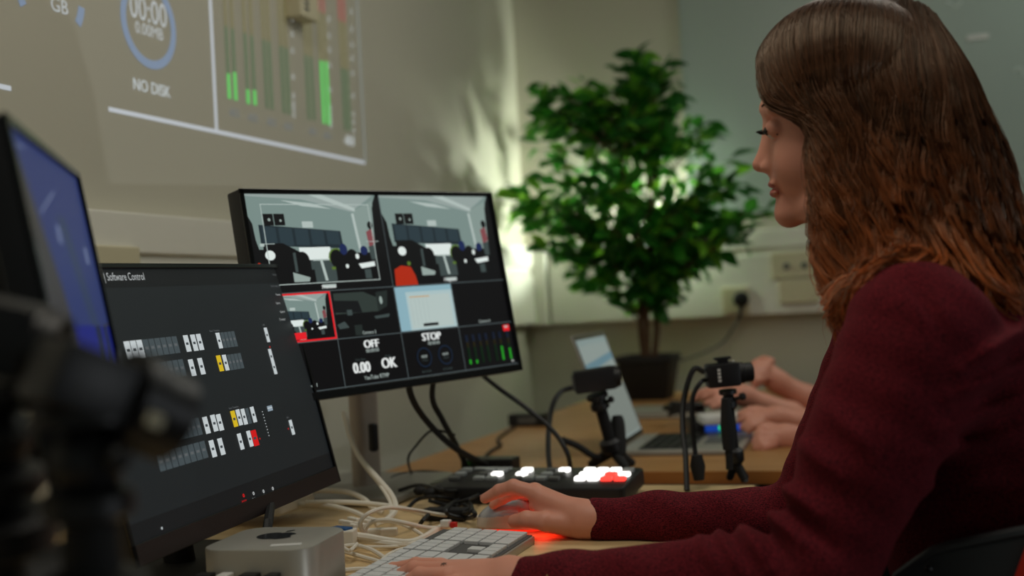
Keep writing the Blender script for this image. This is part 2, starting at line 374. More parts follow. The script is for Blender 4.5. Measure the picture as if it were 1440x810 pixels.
def wrect(y0, z0, y1, z1, m): cv.poly([(y0,-z1),(y0,-z0),(y1,-z0),(y1,-z1)], m)
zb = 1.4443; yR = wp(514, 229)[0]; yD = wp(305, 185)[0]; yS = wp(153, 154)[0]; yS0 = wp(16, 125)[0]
wrect(yS, zb-0.004, yR, zb+0.004, P_line); wrect(1.30, zb-0.004, yS0, zb+0.004, P_line)  # line interrupted by hand where the shadow of her head falls
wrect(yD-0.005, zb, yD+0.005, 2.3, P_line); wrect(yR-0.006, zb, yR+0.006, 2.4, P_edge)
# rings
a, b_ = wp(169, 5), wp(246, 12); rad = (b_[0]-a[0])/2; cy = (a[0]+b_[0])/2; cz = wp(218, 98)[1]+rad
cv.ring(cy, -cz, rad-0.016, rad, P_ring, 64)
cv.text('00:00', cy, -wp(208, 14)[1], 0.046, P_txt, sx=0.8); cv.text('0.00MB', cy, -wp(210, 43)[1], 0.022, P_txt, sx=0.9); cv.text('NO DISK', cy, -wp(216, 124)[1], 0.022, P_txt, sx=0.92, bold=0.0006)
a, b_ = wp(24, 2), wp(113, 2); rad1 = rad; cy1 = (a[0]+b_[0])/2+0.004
cv.ring(cy1, -cz, rad1-0.016, rad1, P_ring, 12, R(8), R(33)); cv.ring(cy1, -cz, rad1-0.016, rad1, P_ring, 10, R(150), R(176)); cv.text('GB', cy1+0.02, -wp(72, 4)[1], 0.024, P_txt)  # only short arcs drawn, the rest left out for her head's shadow
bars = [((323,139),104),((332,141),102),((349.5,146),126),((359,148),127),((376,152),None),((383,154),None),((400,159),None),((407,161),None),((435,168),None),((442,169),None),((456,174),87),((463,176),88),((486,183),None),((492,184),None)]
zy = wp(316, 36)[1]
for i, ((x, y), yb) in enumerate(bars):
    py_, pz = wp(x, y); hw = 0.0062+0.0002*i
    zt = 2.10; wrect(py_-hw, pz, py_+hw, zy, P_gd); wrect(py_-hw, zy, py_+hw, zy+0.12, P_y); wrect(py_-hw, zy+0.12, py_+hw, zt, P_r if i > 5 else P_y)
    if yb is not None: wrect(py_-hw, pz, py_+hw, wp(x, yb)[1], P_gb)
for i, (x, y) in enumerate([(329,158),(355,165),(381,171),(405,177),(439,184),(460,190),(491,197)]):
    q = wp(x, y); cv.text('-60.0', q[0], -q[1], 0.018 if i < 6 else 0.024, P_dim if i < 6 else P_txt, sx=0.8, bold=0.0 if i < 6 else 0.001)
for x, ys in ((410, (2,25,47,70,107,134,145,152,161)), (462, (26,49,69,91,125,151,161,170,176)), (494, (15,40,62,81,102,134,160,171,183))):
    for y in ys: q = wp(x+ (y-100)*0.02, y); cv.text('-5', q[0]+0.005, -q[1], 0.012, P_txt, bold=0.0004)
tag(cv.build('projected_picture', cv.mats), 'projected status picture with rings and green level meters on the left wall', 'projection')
# the projector the glowing picture stands for, on a table behind the woman
t = thing('projector', 'white projector on the table behind the seated woman', 'projector', (PROJ[0]+0.14, PROJ[1], 0.715))
B().rbox((PROJ[0]+0.16, PROJ[1], 0.775), 0.26, 0.34, 0.11, 0.03).build('casing', M_white, t, True)
B().lathe((PROJ[0]+0.03, PROJ[1], 0.79), (-1,0,0), [(0.034,-0.01),(0.034,0.02),(0.028,0.021),(0.028,0.0)], 24).build('lens_ring', M_black, t, True)
t = thing('side_table', 'plain white side table carrying the projector', 'table', (4.56, 0.93, 0))
B().box((4.56, 0.93, 0.705), (0.6, 0.6, 0.03), bev=0.004).build('tabletop', M_white, t)
for sx in (-1, 1):
    for sy in (-1, 1): B().box((4.56+0.26*sx, 0.93+0.26*sy, 0.345), (0.035, 0.035, 0.69), bev=0.004).build('leg', M_greyp, t)

# ------------------------------------------------------------------ desks
DZ = 0.74
def desk(name, x0, y0, x1, y1, mt, me_, label):
    t = thing(name, label, 'desk', ((x0+x1)/2, (y0+y1)/2, 0))
    B().box(((x0+x1)/2, (y0+y1)/2, DZ-0.0125), (x1-x0, y1-y0, 0.025), bev=0.002).build('desktop', mt, t)
    e = B(); e.box(((x0+x1)/2, y0-0.0012, DZ-0.0125), (x1-x0, 0.002, 0.022)); e.box((x1+0.0012, (y0+y1)/2, DZ-0.0125), (0.002, y1-y0, 0.022)); e.build('edge_band', me_, t)
    for x in (x0+0.05, x1-0.05):
        for y in (y0+0.05, y1-0.05): B().box((x, y, (DZ-0.025)/2), (0.04, 0.04, DZ-0.025), bev=0.004).build('leg', M_metal, t)
    return t
M_edge1 = wood('beech_edge', (188, 152, 100), (206, 172, 120))
desk('desk', 0.02, 0.25, 1.06, 2.04, M_desk, M_edge1, 'light beech desk carrying the keyboard, mouse and monitors')
desk('desk', 0.30, 2.20, 1.13, 3.98, M_desk2, M_edge2, 'darker oak desk behind, carrying the open laptop and potted tree')

# ------------------------------------------------------------------ monitors
M_sbase = mat('stand_base_grey', (132,130,122), 0.4)
def frame_of(a, tl, rr):
    n = np.array([math.cos(a)*math.cos(tl), math.sin(a)*math.cos(tl), math.sin(tl)]); x = np.array([-math.sin(a), math.cos(a), 0.0]); u = np.cross(n, x)
    return x*math.cos(rr)+u*math.sin(rr), -x*math.sin(rr)+u*math.cos(rr), n
def monitor(O, a, tl, rr, W, H, label, bez=0.008, chin=0.016, thick=0.030, base=None):
    ex, eu, n = frame_of(R(a), R(tl), R(rr)); O = np.asarray(O, float); c = O+ex*W/2-eu*H/2
    bc = base if base is not None else (c[0]-n[0]*0.1, c[1]-n[1]*0.1, DZ)
    t = thing('monitor', label, 'monitor', (bc[0], bc[1], DZ))
    B().box(c-n*thick/2, (W, H, thick), (ex, eu, n), bev=0.004).build('casing', M_black, t, True)
    B().box(c-n*(thick+0.012), (W*0.6, H*0.55, 0.03), (ex, eu, n), bev=0.012).build('rear_cover', M_blackm, t, True)
    b = B()
    for p_, s_ in ((O+ex*W/2-eu*bez/2, (W, bez)), (O+ex*W/2-eu*(H-chin/2), (W, chin)), (O+ex*bez/2-eu*H/2, (bez, H)), (O+ex*(W-bez/2)-eu*H/2, (bez, H))):
        b.box(p_+n*0.0018, (s_[0], s_[1], 0.0038), (ex, eu, n), bev=0.0008)
    b.build('bezel', M_gloss, t)
    cv = Canvas(O+ex*bez-eu*bez+n*0.0002, ex*(W-2*bez), -eu*(H-bez-chin), n)
    return t, cv, (c, ex, eu, n)

# far monitor: the multiview
FM_O = (0.403, 1.547, 1.253)
t, cv, (c, ex, eu, n) = monitor(FM_O, -23.6, 8.5, 1.2, 0.54, 0.323, 'tall-standing black monitor showing a multiview of camera feeds and OFF, OK, STOP', 0.0075, 0.012)
bk = G('screen_black', (7,7,9)); gl = G('screen_grid', (78,88,90)); wt = G('screen_white', (226,230,228)); rd = G('screen_red', (232,30,40))
F = {k: G('feed_'+k, v) for k, v in dict(ceil=(150,164,160), wall=(122,142,137), wall2=(134,152,146), hi=(178,192,187), cab=(30,43,49), cab2=(42,58,65), blk=(9,10,12), blk2=(17,20,22), desk=(150,166,160), grey=(62,74,73), pink=(132,72,76), green=(88,116,44), orange=(176,42,16), blue=(24,38,82), lamp=(226,236,232), dim=(48,58,54), dim2=(34,42,40)).items()}
cv.rect(0,0,1,1,bk)
def feed(u0, v0, u1, v1, orange=False, crop=False, dark=False):
    def T(p): return (u0+(u1-u0)*p[0], v0+(v1-v0)*p[1])
    def pg(pts, m): cv.poly([T(p) for p in pts][::-1], F[m])
    def bx(a, b, c_, d, m): pg([(a,b),(c_,b),(c_,d),(a,d)], m)
    def el(cx, cy, rx, ry, m, n_=14): pg([(cx+rx*math.cos(2*PI*i/n_), cy+ry*math.sin(2*PI*i/n_)) for i in range(n_)], m)
    if dark:
        bx(0,0,1,1,'blk'); pg([(0.03,0.05),(0.5,0.05),(0.72,0.2),(0.7,0.5),(0.02,0.5)],'dim'); pg([(0.7,0.08),(0.9,0.05),(0.86,0.4),(0.7,0.5)],'dim2'); pg([(0.02,0.2),(0.4,0.24),(0.44,0.5),(0.02,0.46)],'blk2')
        bx(0.2,0.42,0.28,0.54,'grey'); pg([(0.62,0.6),(0.88,0.57),(0.86,0.64),(0.64,0.66)],'grey'); pg([(0.02,0.72),(0.14,0.66),(0.2,0.8),(0.05,0.82)],'grey'); bx(0.28,0.76,0.4,0.98,'dim2'); el(0.77,0.26,0.025,0.09,'desk'); el(0.6,0.55,0.04,0.06,'blk'); return
    bx(0,0,1,1,'blk')
    pg([(0,0),(0.98,0),(0.93,0.14),(0.9,0.7),(0.76,0.7),(0.06,0.62),(0,0.2)],'wall'); pg([(0,0),(0.96,0),(0.77,0.18),(0.4,0.05),(0,0.02)],'ceil'); pg([(0.77,0.18),(0.95,0.06),(0.92,0.66),(0.8,0.62)],'wall2')
    pg([(0.46,0.0),(0.56,0.0),(0.8,0.14),(0.8,0.18)],'hi'); pg([(0.25,0.06),(0.47,0.09),(0.62,0.15),(0.4,0.12)],'hi')
    pg([(0.765,0.2),(0.785,0.2),(0.805,0.6),(0.785,0.62)],'hi')
    pg([(0.07,0.31),(0.66,0.385),(0.665,0.57),(0.07,0.52)],'cab')
    for i in range(5): a = 0.09+0.115*i; pg([(a,0.325+0.013*i),(a+0.095,0.34+0.012*i),(a+0.095,0.53),(a,0.52)],'cab2')
    bx(0.11,0.20,0.18,0.32,'blk'); bx(0.185,0.20,0.26,0.32,'blk'); el(0.15,0.26,0.01,0.016,'desk'); el(0.23,0.27,0.008,0.014,'desk')
    bx(0.38,0.28,0.46,0.345,'hi')
    pg([(0.33,0.55),(0.56,0.55),(0.56,0.68),(0.33,0.68)],'lamp'); pg([(0.4,0.68),(0.7,0.68),(0.68,0.92),(0.4,0.92)],'grey'); bx(0.42,0.675,0.74,0.69,'hi'); pg([(0.47,0.69),(0.49,0.69),(0.51,0.9),(0.49,0.9)],'hi')
    bx(0.0,0.56,0.3,1.0,'blk'); pg([(0.08,0.5),(0.22,0.5),(0.34,0.6),(0.34,1),(0.08,1)],'blk'); el(0.12,0.62,0.035,0.05,'lamp'); el(0.345,0.68,0.05,0.09,'blk'); bx(0.3,0.78,0.42,1,'blk')
    bx(0.28,0.6,0.3,0.8,'grey'); pg([(0.26,0.8),(0.38,0.86),(0.37,0.9),(0.26,0.9)],'desk')
    el(0.6,0.66,0.062,0.095,'green'); el(0.6,0.68,0.052,0.10,'blk'); bx(0.55,0.76,0.62,0.79,'green'); bx(0.58,0.62,0.92,1,'blk'); bx(0.44,0.93,0.6,1.0,'blk')
    el(0.72,0.66,0.045,0.08,'blk'); el(0.66,0.58,0.03,0.06,'blue'); el(0.82,0.6,0.03,0.05,'blue'); el(0.76,0.66,0.014,0.03,'lamp')
    pg([(0.76,0.74),(0.89,0.72),(0.89,0.77),(0.78,0.79)],'lamp'); bx(0.8,0.8,0.85,0.9,'grey'); el(0.67,0.76,0.012,0.022,'lamp')
    pg([(0.86,0.4),(0.91,0.36),(0.92,0.52),(0.87,0.58)],'pink'); pg([(0.86,0.56),(0.92,0.54),(0.92,0.7),(0.87,0.7)],'grey'); el(0.9,0.33,0.022,0.045,'blk')
    pg([(0.94,0.12),(1,0.2),(1,1),(0.9,1),(0.92,0.5)],'blk'); pg([(0,0.2),(0.03,0.3),(0.06,1),(0,1)],'blk')
    bx(0.46,0.94,0.56,0.975,'hi')
    if orange: pg([(0.03,0.82),(0.09,0.78),(0.17,0.8),(0.2,0.9),(0.21,1.0),(0.02,1.0)],'orange'); el(0.16,0.76,0.015,0.025,'green')
    else: el(0.035,0.72,0.015,0.03,'orange'); bx(0.06,0.5,0.09,0.53,'hi')
feed(0.0, 0.0, 0.497, 0.497); feed(0.503, 0.0, 1.0, 0.497, orange=True)
feed(0.006, 0.508, 0.243, 0.742); feed(0.253, 0.505, 0.497, 0.745, dark=True)
cv.rect(0.503,0.505,0.747,0.745,G('screen_doc', (172,196,198))); cv.rect(0.503,0.505,0.747,0.535,G('screen_doc_blue', (140,178,190))); cv.rect(0.503,0.53,0.545,0.745,G('screen_doc_blue', (140,178,190))); cv.rect(0.553,0.555,0.735,0.735,G('screen_doc_page', (182,198,194)))
cv.rect(0.56,0.56,0.645,0.566,G('screen_doc_orange', (196,158,110)))
for k in range(5): cv.rect(0.562+0.017*k,0.572,0.563+0.017*k,0.72,G('screen_doc_line', (158,176,176)))
cv.rect(0.60,0.712,0.665,0.728,F['blk2'])
for k in range(1, 5):   # grid lines
    pass
def hl(u0, v, u1, m=gl, th=0.0022): cv.rect(u0, v-th, u1, v+th, m)
def vl(u, v0, v1, m=gl, th=0.0013): cv.rect(u-th, v0, u+th, v1, m)
hl(0,0.5,1); hl(0,0.75,1); hl(0,0.995,1); vl(0.5,0,0.5); 
for u in (0.25,0.5,0.75): vl(u,0.5,1)
for a, b_, c_, d in ((0.05,0.05,0.452,0.054),(0.05,0.455,0.452,0.459)): cv.rect(a,b_,c_,d,F['hi'])
for a in (0.05, 0.45): cv.rect(a,0.05,a+0.0025,0.459,F['hi'])
cv.rect(0.04,0.25,0.08,0.253,F['hi']); cv.rect(0.42,0.25,0.47,0.253,F['hi'])
for a, b_, c_, d in ((0.0,0.503,0.249,0.512),(0.0,0.738,0.249,0.747),(0.0,0.503,0.006,0.747),(0.243,0.503,0.249,0.747)): cv.rect(a,b_,c_,d,rd)
cv.rect(0.05,0.70,0.14,0.735,rd)
cv.text('Preview', 0.25, 0.479, 0.006, wt); cv.text('Program', 0.75, 0.479, 0.006, wt); cv.text('Camera 2', 0.375, 0.73, 0.005, F['hi']); cv.text('Camera 4', 0.875, 0.73, 0.005, F['hi'])
cv.text('OFF', 0.375, 0.790, 0.0125, wt, bold=0.0011); cv.text('00:00:00', 0.375, 0.825, 0.0055, F['hi']); cv.text('0.00', 0.323, 0.906, 0.0165, wt, sx=0.85, bold=0.0012); cv.text('OK', 0.432, 0.899, 0.0165, wt, sx=0.9, bold=0.0012)
cv.text('YouTube RTMP', 0.375, 0.962, 0.0065, F['hi'], sx=0.85); cv.text('Data Rate', 0.323, 0.865, 0.0035, F['grey']); cv.text('Cache', 0.432, 0.862, 0.0035, F['grey'])
cv.text('STOP', 0.625, 0.785, 0.0125, wt, bold=0.0011); cv.text('00:00:00', 0.63, 0.822, 0.0055, F['hi'])
rb = G('screen_ring_blue', (22,40,62))
for u in (0.580, 0.672): cv.ring(u, 0.895, 0.0145, 0.0162, rb, 32); cv.text('00:00', u, 0.89, 0.0042, F['hi']); cv.text('0.00MB', u, 0.912, 0.0028, F['grey']); cv.text('NO DISK', u, 0.972, 0.0038, F['grey'])
mg = {k: G('meter_'+k, v) for k, v in dict(dg=(10,44,18), g=(36,150,36), y=(46,40,14), r=(44,14,14), b=(16,26,44)).items()}
for i, u in enumerate((0.778,0.808,0.838,0.868,0.905,0.935,0.972)):
    cv.rect(u-0.006,0.80,u+0.006,0.84,mg['b']); 
    for du in (-0.004, 0.001): cv.rect(u+du,0.84,u+du+0.003,0.87,mg['y']); cv.rect(u+du,0.87,u+du+0.003,0.965,mg['dg'])
    lv = {0:0.94,1:0.945,5:0.885,6:0.90}.get(i)
    if lv: cv.rect(u-0.005,lv,u+0.005,0.965,mg['g'])
cv.rect(0.957,0.765,0.988,0.80,rd); cv.rect(0.964,0.77,0.98,0.78,F['hi']); cv.text('-60', 0.975, 0.975, 0.004, wt); cv.text('out 1', 0.135, 0.965, 0.0055, F['hi'])
cv.build('screen', cv.mats, t)
# its stand: two-tone silver column and flat base
sb = onz(517, 692, DZ); sd = thing  # column stands behind the panel
cb = onY(515, 640, sb[1]); colx, coly = sb[0], sb[1]
B().rbox((colx, coly, 0.748), 0.24, 0.30, 0.012, 0.03, top=0.003).build('stand_base', M_sbase, t, True)
k = R(-23.6); e1 = (math.cos(k), math.sin(k), 0); e2 = (-math.sin(k), math.cos(k), 0)
B().rbox((colx, coly, 0.955), 0.034, 0.056, 0.41, 0.016, (e1, e2, (0,0,1))).build('stand_column', M_stand, t, True)
q = onY(523, 615, coly-0.025); B().rbox(np.array(q)+np.array(e1)*0.004, 0.014, 0.016, 0.050, 0.005, (e1, e2, (0,0,1))).build('cable_slot', M_black, t, True)
B().box(np.array((colx, coly, 1.1))+(c-n*0.03-np.array((colx, coly, 1.1)))*0.5, (0.05, 0.06, 0.10), (e1, e2, (0,0,1)), bev=0.008).build('stand_mount', M_stand, t)

# near monitor: switcher control software
NM_O = (0.470, 1.066, 1.133)
t, cv, (c, ex, eu, n) = monitor(NM_O, 3.6, 12.9, 0.83, 0.54, 0.336, 'dark monitor at the left showing the Software Control window of grey and white buttons', 0.006, 0.024)
sd_ = G('soft_bg', (25,29,31)); st = G('soft_top', (16,18,20)); sp = G('soft_panel', (24,28,30)); bw = G('soft_white', (196,204,206)); bg_ = G('soft_grey', (66,76,80)); bgl = G('soft_grey_line', (36,42,45)); by = G('soft_yellow', (214,182,30)); br = G('soft_red', (206,20,22)); tx = G('soft_text', (178,182,182)); td = G('soft_text_dim', (92,96,98)); bd = G('soft_dark_ink', (60,66,70))
cv.rect(0,0,1,1,sd_); cv.rect(0,0,1,0.075,st); cv.rect(0,0.93,1,1,st)
def para(pts, m): cv.ppoly(pts, m)
u_, v_ = cv.uv(151, 389); cv.text('| Software Control', u_-0.012, v_, 0.0095, tx, 'l', 0.80)
for (x, y, s_) in ((386,386,'Settings'),(391,414,'Macros'),(391,426,'Source'),(389,402,'Media Audio Camera'),(397,438,'Capture'),(397,449,'Transition')): u_, v_ = cv.uv(x, y); cv.text(s_, u_, v_, 0.0034 if y > 390 and y != 402 else 0.003, tx if y > 405 else td)
def key(x, y, w_=12, h_=None, m=None, ink=True):
    """one on-screen button, centred on a measured point"""
    u_, v_ = cv.uv(x, y); W_, H_ = 0.0125, 0.0205; du, dv = W_/0.528/2*(w_/12), H_/0.297/2
    cv.rect(u_-du, v_-dv, u_+du, v_+dv, m or bw)
    if ink: cv.rect(u_-du*0.5, v_-dv*0.12, u_+du*0.5, v_+dv*0.18, bd)
def bar(p0, p1, nk, first=0):
    (u0, v0), (u1, v1) = cv.uv(*p0), cv.uv(*p1); dv = 0.0205/0.297/2; v = (v0+v1)/2; s_ = (u1-u0)/nk
    for i in range(nk):
        cv.rect(u0+s_*i, v-dv, u0+s_*(i+0.9), v+dv, bw if i < first else bg_)
        cv.rect(u0+s_*(i+0.2), v-dv*0.15, u0+s_*(i+0.7), v+dv*0.15, bd if i < first else td, True)
bar((176,491),(252,486), 9, 3); bar((186,525),(261,519), 9, 0); bar((212,615),(283,600), 10, 2); bar((222,650),(291,632), 8, 0)
for x, y in ((263,483),(273,482),(281,481)): key(x, y, 11)
for x, y in ((270,517),(283,515)): key(x, y, 11)
for x, y in ((290,598),(301,595),(309,594)): key(x, y, 11)
for x, y in ((299,631),(311,628)): key(x, y, 11)
key(308,479,10); bar((312,479),(332,476), 4)
key(309,511,11,m=by); key(317,510,10); bar((321,510),(341,507), 4)
key(329,589,11,m=by); key(336,587,10); key(343,586,10); key(349,585,8,m=bg_); key(356,583,10)
key(338,621,10); key(351,617,10); key(358,616,14,m=br)
for x, y in ((375,471),(381,501),(385,516),(410,601)): key(x, y, 9)
def dot(x, y, r_, m): u_, v_ = cv.uv(x, y); cv.ring(u_, v_, 0, r_, m, 12)
for i in range(9): dot(368.5+i*1.15, 579+i*4.2, 0.0009, bw)
u_, v_ = cv.uv(379, 574); cv.rect(u_-0.014, v_-0.011, u_+0.014, v_+0.013, G('soft_lever', (140,156,168))); cv.rect(u_-0.014, v_-0.003, u_+0.014, v_+0.001, bw)
for x, y, m in ((379,488,br),(405,603,br),(365,617,br)): dot(x, y, 0.0013, m)
for x, y, s_ in ((301,465,'Next Transition'),(328,573,'Next Transition'),(404,587,'Auto'),(370,457,'DSK'),(386,563,'|')): u_, v_ = cv.uv(x, y); cv.text(s_, u_, v_, 0.0028, td)
for i, (x, y, s_) in enumerate(((342,700,'Switcher'),(356,697,'Media'),(370,694,'Audio'),(383,690,'Camera'))):
    u_, v_ = cv.uv(x, y-3); m = br if i == 0 else tx; cv.ring(u_, v_, 0.0008, 0.0024, m, 10); u_, v_ = cv.uv(x+0.8, y+4); cv.text(s_, u_, v_, 0.0026, m)
dot(227,743,0.0015,bw)
cv.build('screen', cv.mats, t)
B().box(c-eu*(0.336/2-0.012)+n*0.0040, (0.53, 0.0225, 0.0006), (ex, eu, n)).build('chin_strip', M_panel, t)['label'] = 'reddish brown lower chin'
cc = c-eu*0.12; bx_ = cc-n*0.10
B().rbox((bx_[0], bx_[1], 0.748), 0.20, 0.27, 0.014, 0.03, top=0.004).build('stand_base', M_blackm, t, True)
B().tube(crom([(bx_[0], bx_[1], 0.75), (bx_[0]-0.01, bx_[1], 0.85), cc-n*0.03], 5), 0.02, 12).build('stand_column', M_blackm, t, True)
B().tube(crom([c-eu*0.15-n*0.02+ex*0.10, onz(376,742,0.80), onz(372,752,0.76)], 5), 0.006, 8).build('power_lead', M_bcab, t, True)

# leftmost monitor, oblique and out of focus
t, cv, (c, ex, eu, n) = monitor((0.770, 0.655, 1.211), 30.4, 9.3, -0.7, 0.32, 0.26, 'leftmost monitor with a blue desktop screen, seen at a steep slant', 0.007, 0.010, 0.022)
cb_ = G('desk_blue', (36,48,98)); cb2 = G('desk_deep_blue', (12,24,112)); cg_ = G('desk_grey', (52,50,52)); cg2 = G('desk_slate', (40,54,84)); ck = G('desk_dark', (18,30,30)); ct = G('desk_teal', (52,74,72)); cl_ = G('desk_light', (92,104,140))
cv.rect(0,0,1,1,cg_); cv.poly([(0.04,0),(1,0),(1,0.56),(0.36,0.60),(0.30,0.45)][::-1], cb_)
cv.poly([(0.46,0.2),(0.58,0.2),(0.80,0.57),(0.66,0.58)][::-1], cg2); cv.rect(0.36,0.57,1,0.75,cb2); cv.rect(0.72,0.57,0.80,0.74,ck); cv.rect(0.88,0.57,0.94,0.72,ck); cv.rect(0.36,0.74,0.84,1,ck); cv.rect(0.5,0.76,0.64,1,ct); cv.rect(0.84,0.74,1,1,cb2); cv.rect(0.84,0.738,1,0.746,rd)
cv.poly([(0.22,0.22),(0.48,0.12),(0.49,0.128),(0.22,0.23)][::-1], cl_); cv.rect(0.40,0.24,0.46,0.30,cl_); cv.rect(0.82,0.28,0.88,0.34,cl_); cv.rect(0.1,0.03,0.18,0.04,cl_)
cv.build('screen', cv.mats, t)
cc = c-eu*0.08; bx_ = cc-n*0.09
B().rbox((bx_[0], bx_[1], 0.748), 0.13, 0.17, 0.014, 0.03, top=0.004).build('stand_base', M_blackm, t, True)
B().tube(crom([(bx_[0], bx_[1], 0.75), (bx_[0]-0.004, bx_[1], 0.9), cc-n*0.02], 5), 0.018, 12).build('stand_column', M_blackm, t, True)


# ------------------------------------------------------------------ keyboard
ky0, ky1, kx0, kx1 = 1.098, 1.546, 0.699, 0.834
kt = thing('keyboard', 'wide silver keyboard with white keys under her left hand', 'keyboard', ((kx0+kx1)/2, (ky0+ky1)/2, DZ))
tl = math.atan2(0.007, kx1-kx0); kex = (math.cos(tl), 0, -math.sin(tl)); kez = (math.sin(tl), 0, math.cos(tl)); key_c = np.array(((kx0+kx1)/2, (ky0+ky1)/2, 0.7495))
B().box(key_c+np.array(kez)*-0.001, (kx1-kx0, ky1-ky0, 0.012), (kex, (0,1,0), kez), bev=0.003).build('case', M_silver, kt, True)
B().box(key_c+np.array(kez)*0.0052, (kx1-kx0-0.006, ky1-ky0-0.006, 0.002), (kex, (0,1,0), kez), bev=0.0006).build('deck', M_kdark, kt)
def kpos(x, y): return key_c+np.array(kex)*(x-(kx0+kx1)/2)+np.array((0, y-(ky0+ky1)/2, 0))+np.array(kez)*0.0082
def kcap(x, y, sx, sy):
    return B().box(kpos(x, y), (sx, sy, 0.0055), (kex, (0,1,0), kez), bev=0.0013).build('key', M_key, kt)
P_ = 0.0214; U = 0.0196; rows = [kx0+0.010+P_*i for i in range(6)]; protos = {}; nkeys = 0
def put(rw, y, wy=1.0, wx=1.0, dx=0.0):
    global nkeys
    k_ = (round(wy, 2), round(wx, 2)); x = rows[rw]+dx
    if k_ not in protos: protos[k_] = kcap(x, y, P_*wx-0.0022, U*wy-0.0022); protos[k_]['_p'] = 0; protos[k_]['px'] = x; protos[k_]['py'] = y; nkeys += 1; return
    o = protos[k_].copy(); COL.objects.link(o); o.location = V(kpos(x, y)-kpos(protos[k_]['px'], protos[k_]['py'])); nkeys += 1
ye = ky1-0.006
for r_ in range(1, 6):            # number pad at the far end
    for c_ in range(4):
        y = ye-U*(c_+0.5)
        if r_ == 4 and c_ == 0: continue
        if r_ == 5 and c_ == 0: put(5, y, 1, 2, -P_/2); continue
        if r_ == 5 and c_ == 2: put(5, y-U/2, 2, 1); continue
        if r_ == 5 and c_ == 3: continue
        put(r_, y)
yn = ye-U*4.25
for c_ in range(3):               # navigation block
    y = yn-U*(c_+0.5); put(0, y, 1, 0.7, 0.003); put(1, y); put(2, y); put(5, y)
    if c_ == 1: put(4, y)
ym = yn-U*3.25
for c_ in range(13): put(0, ym-U*(c_+0.5)*1.12, 1.12, 0.7, 0.003) if nkeys < 99 else None
for r_, first in ((1, 2.0), (2, 1.5), (3, 2.2), (4, 2.6), (5, 1.6)):
    y = ym
    put(r_, y-U*first/2, first); y -= U*first
    if r_ == 5:
        for w_ in (1.3, 1.3, 5.4): put(5, y-U*w_/2, w_); y -= U*w_
        continue
    while y-U > ky0+0.008 and nkeys < 100: put(r_, y-U/2); y -= U
for o in protos.values():
    for k_ in ('_p', 'px', 'py'): del o[k_]

# ------------------------------------------------------------------ mouse
mc = np.array(onz(722, 741, DZ)); mc[0] = 0.772; mc[1] = 1.645
mt_ = thing('computer_mouse', 'silver white mouse under her right hand, glowing red beneath', 'mouse', (mc[0], mc[1], DZ))
def mouse_fn(X, Y, Z):
    x, y, z = X-mc[0], Y-mc[1], Z-DZ
    L, W_ = 0.060, 0.031
    d = ellip(x, y, z, (0, 0, 0.004), (L, W_+0.003, 0.039)); d = smax(d, 0.004-z, 0.002)
    d = smax(d, np.abs(y)-W_+0.002, 0.004); return smax(d, -(x+0.0575), 0.006)
vs, fs = surface(mouse_fn, mc-[0.065,0.04,0.01]+[0,0,DZ-mc[2]], mc+[0.065,0.04,0.05]+[0,0,DZ-mc[2]], 0.0016)
top = vs[:,2] > DZ+0.0235+0.10*(vs[:,0]-mc[0]+0.0)
fm = top[fs].sum(1) >= 3
def subset(vs, fs, m_):
    f = fs[m_]; u, inv = np.unique(f, return_inverse=True); return vs[u], inv.reshape(f.shape)
npmesh('side_shell', *subset(vs, fs, ~fm), mat('mouse_pearl', (206,194,178), 0.35), mt_); npmesh('top_shell', *subset(vs, fs, fm), mat('mouse_silver', (200,202,206), 0.25, metal=0.5), mt_)
B().lathe((mc[0]-0.030, mc[1]-0.004, DZ+0.034), (0,1,0), [(0.006,0),(0.0075,0.002),(0.0075,0.006),(0.006,0.008)], 16).build('scroll_wheel', M_white, mt_, True)
B().rbox((mc[0], mc[1], DZ+0.0022), 0.085, 0.048, 0.0036, 0.02, top=0.001).build('light_base', glow('mouse_red_glow', (255,40,20), 1.0), mt_)
for dx, dy in ((0.056,-0.046),):
    l = bpy.data.lights.new('mouse_light', 'POINT'); l.energy = 0.028; l.color = (1, 0.05, 0.02); l.shadow_soft_size = 0.012; o = bpy.data.objects.new('mouse_light', l); COL.objects.link(o); o.location = (mc[0]+dx, mc[1]+dy, DZ+0.014)

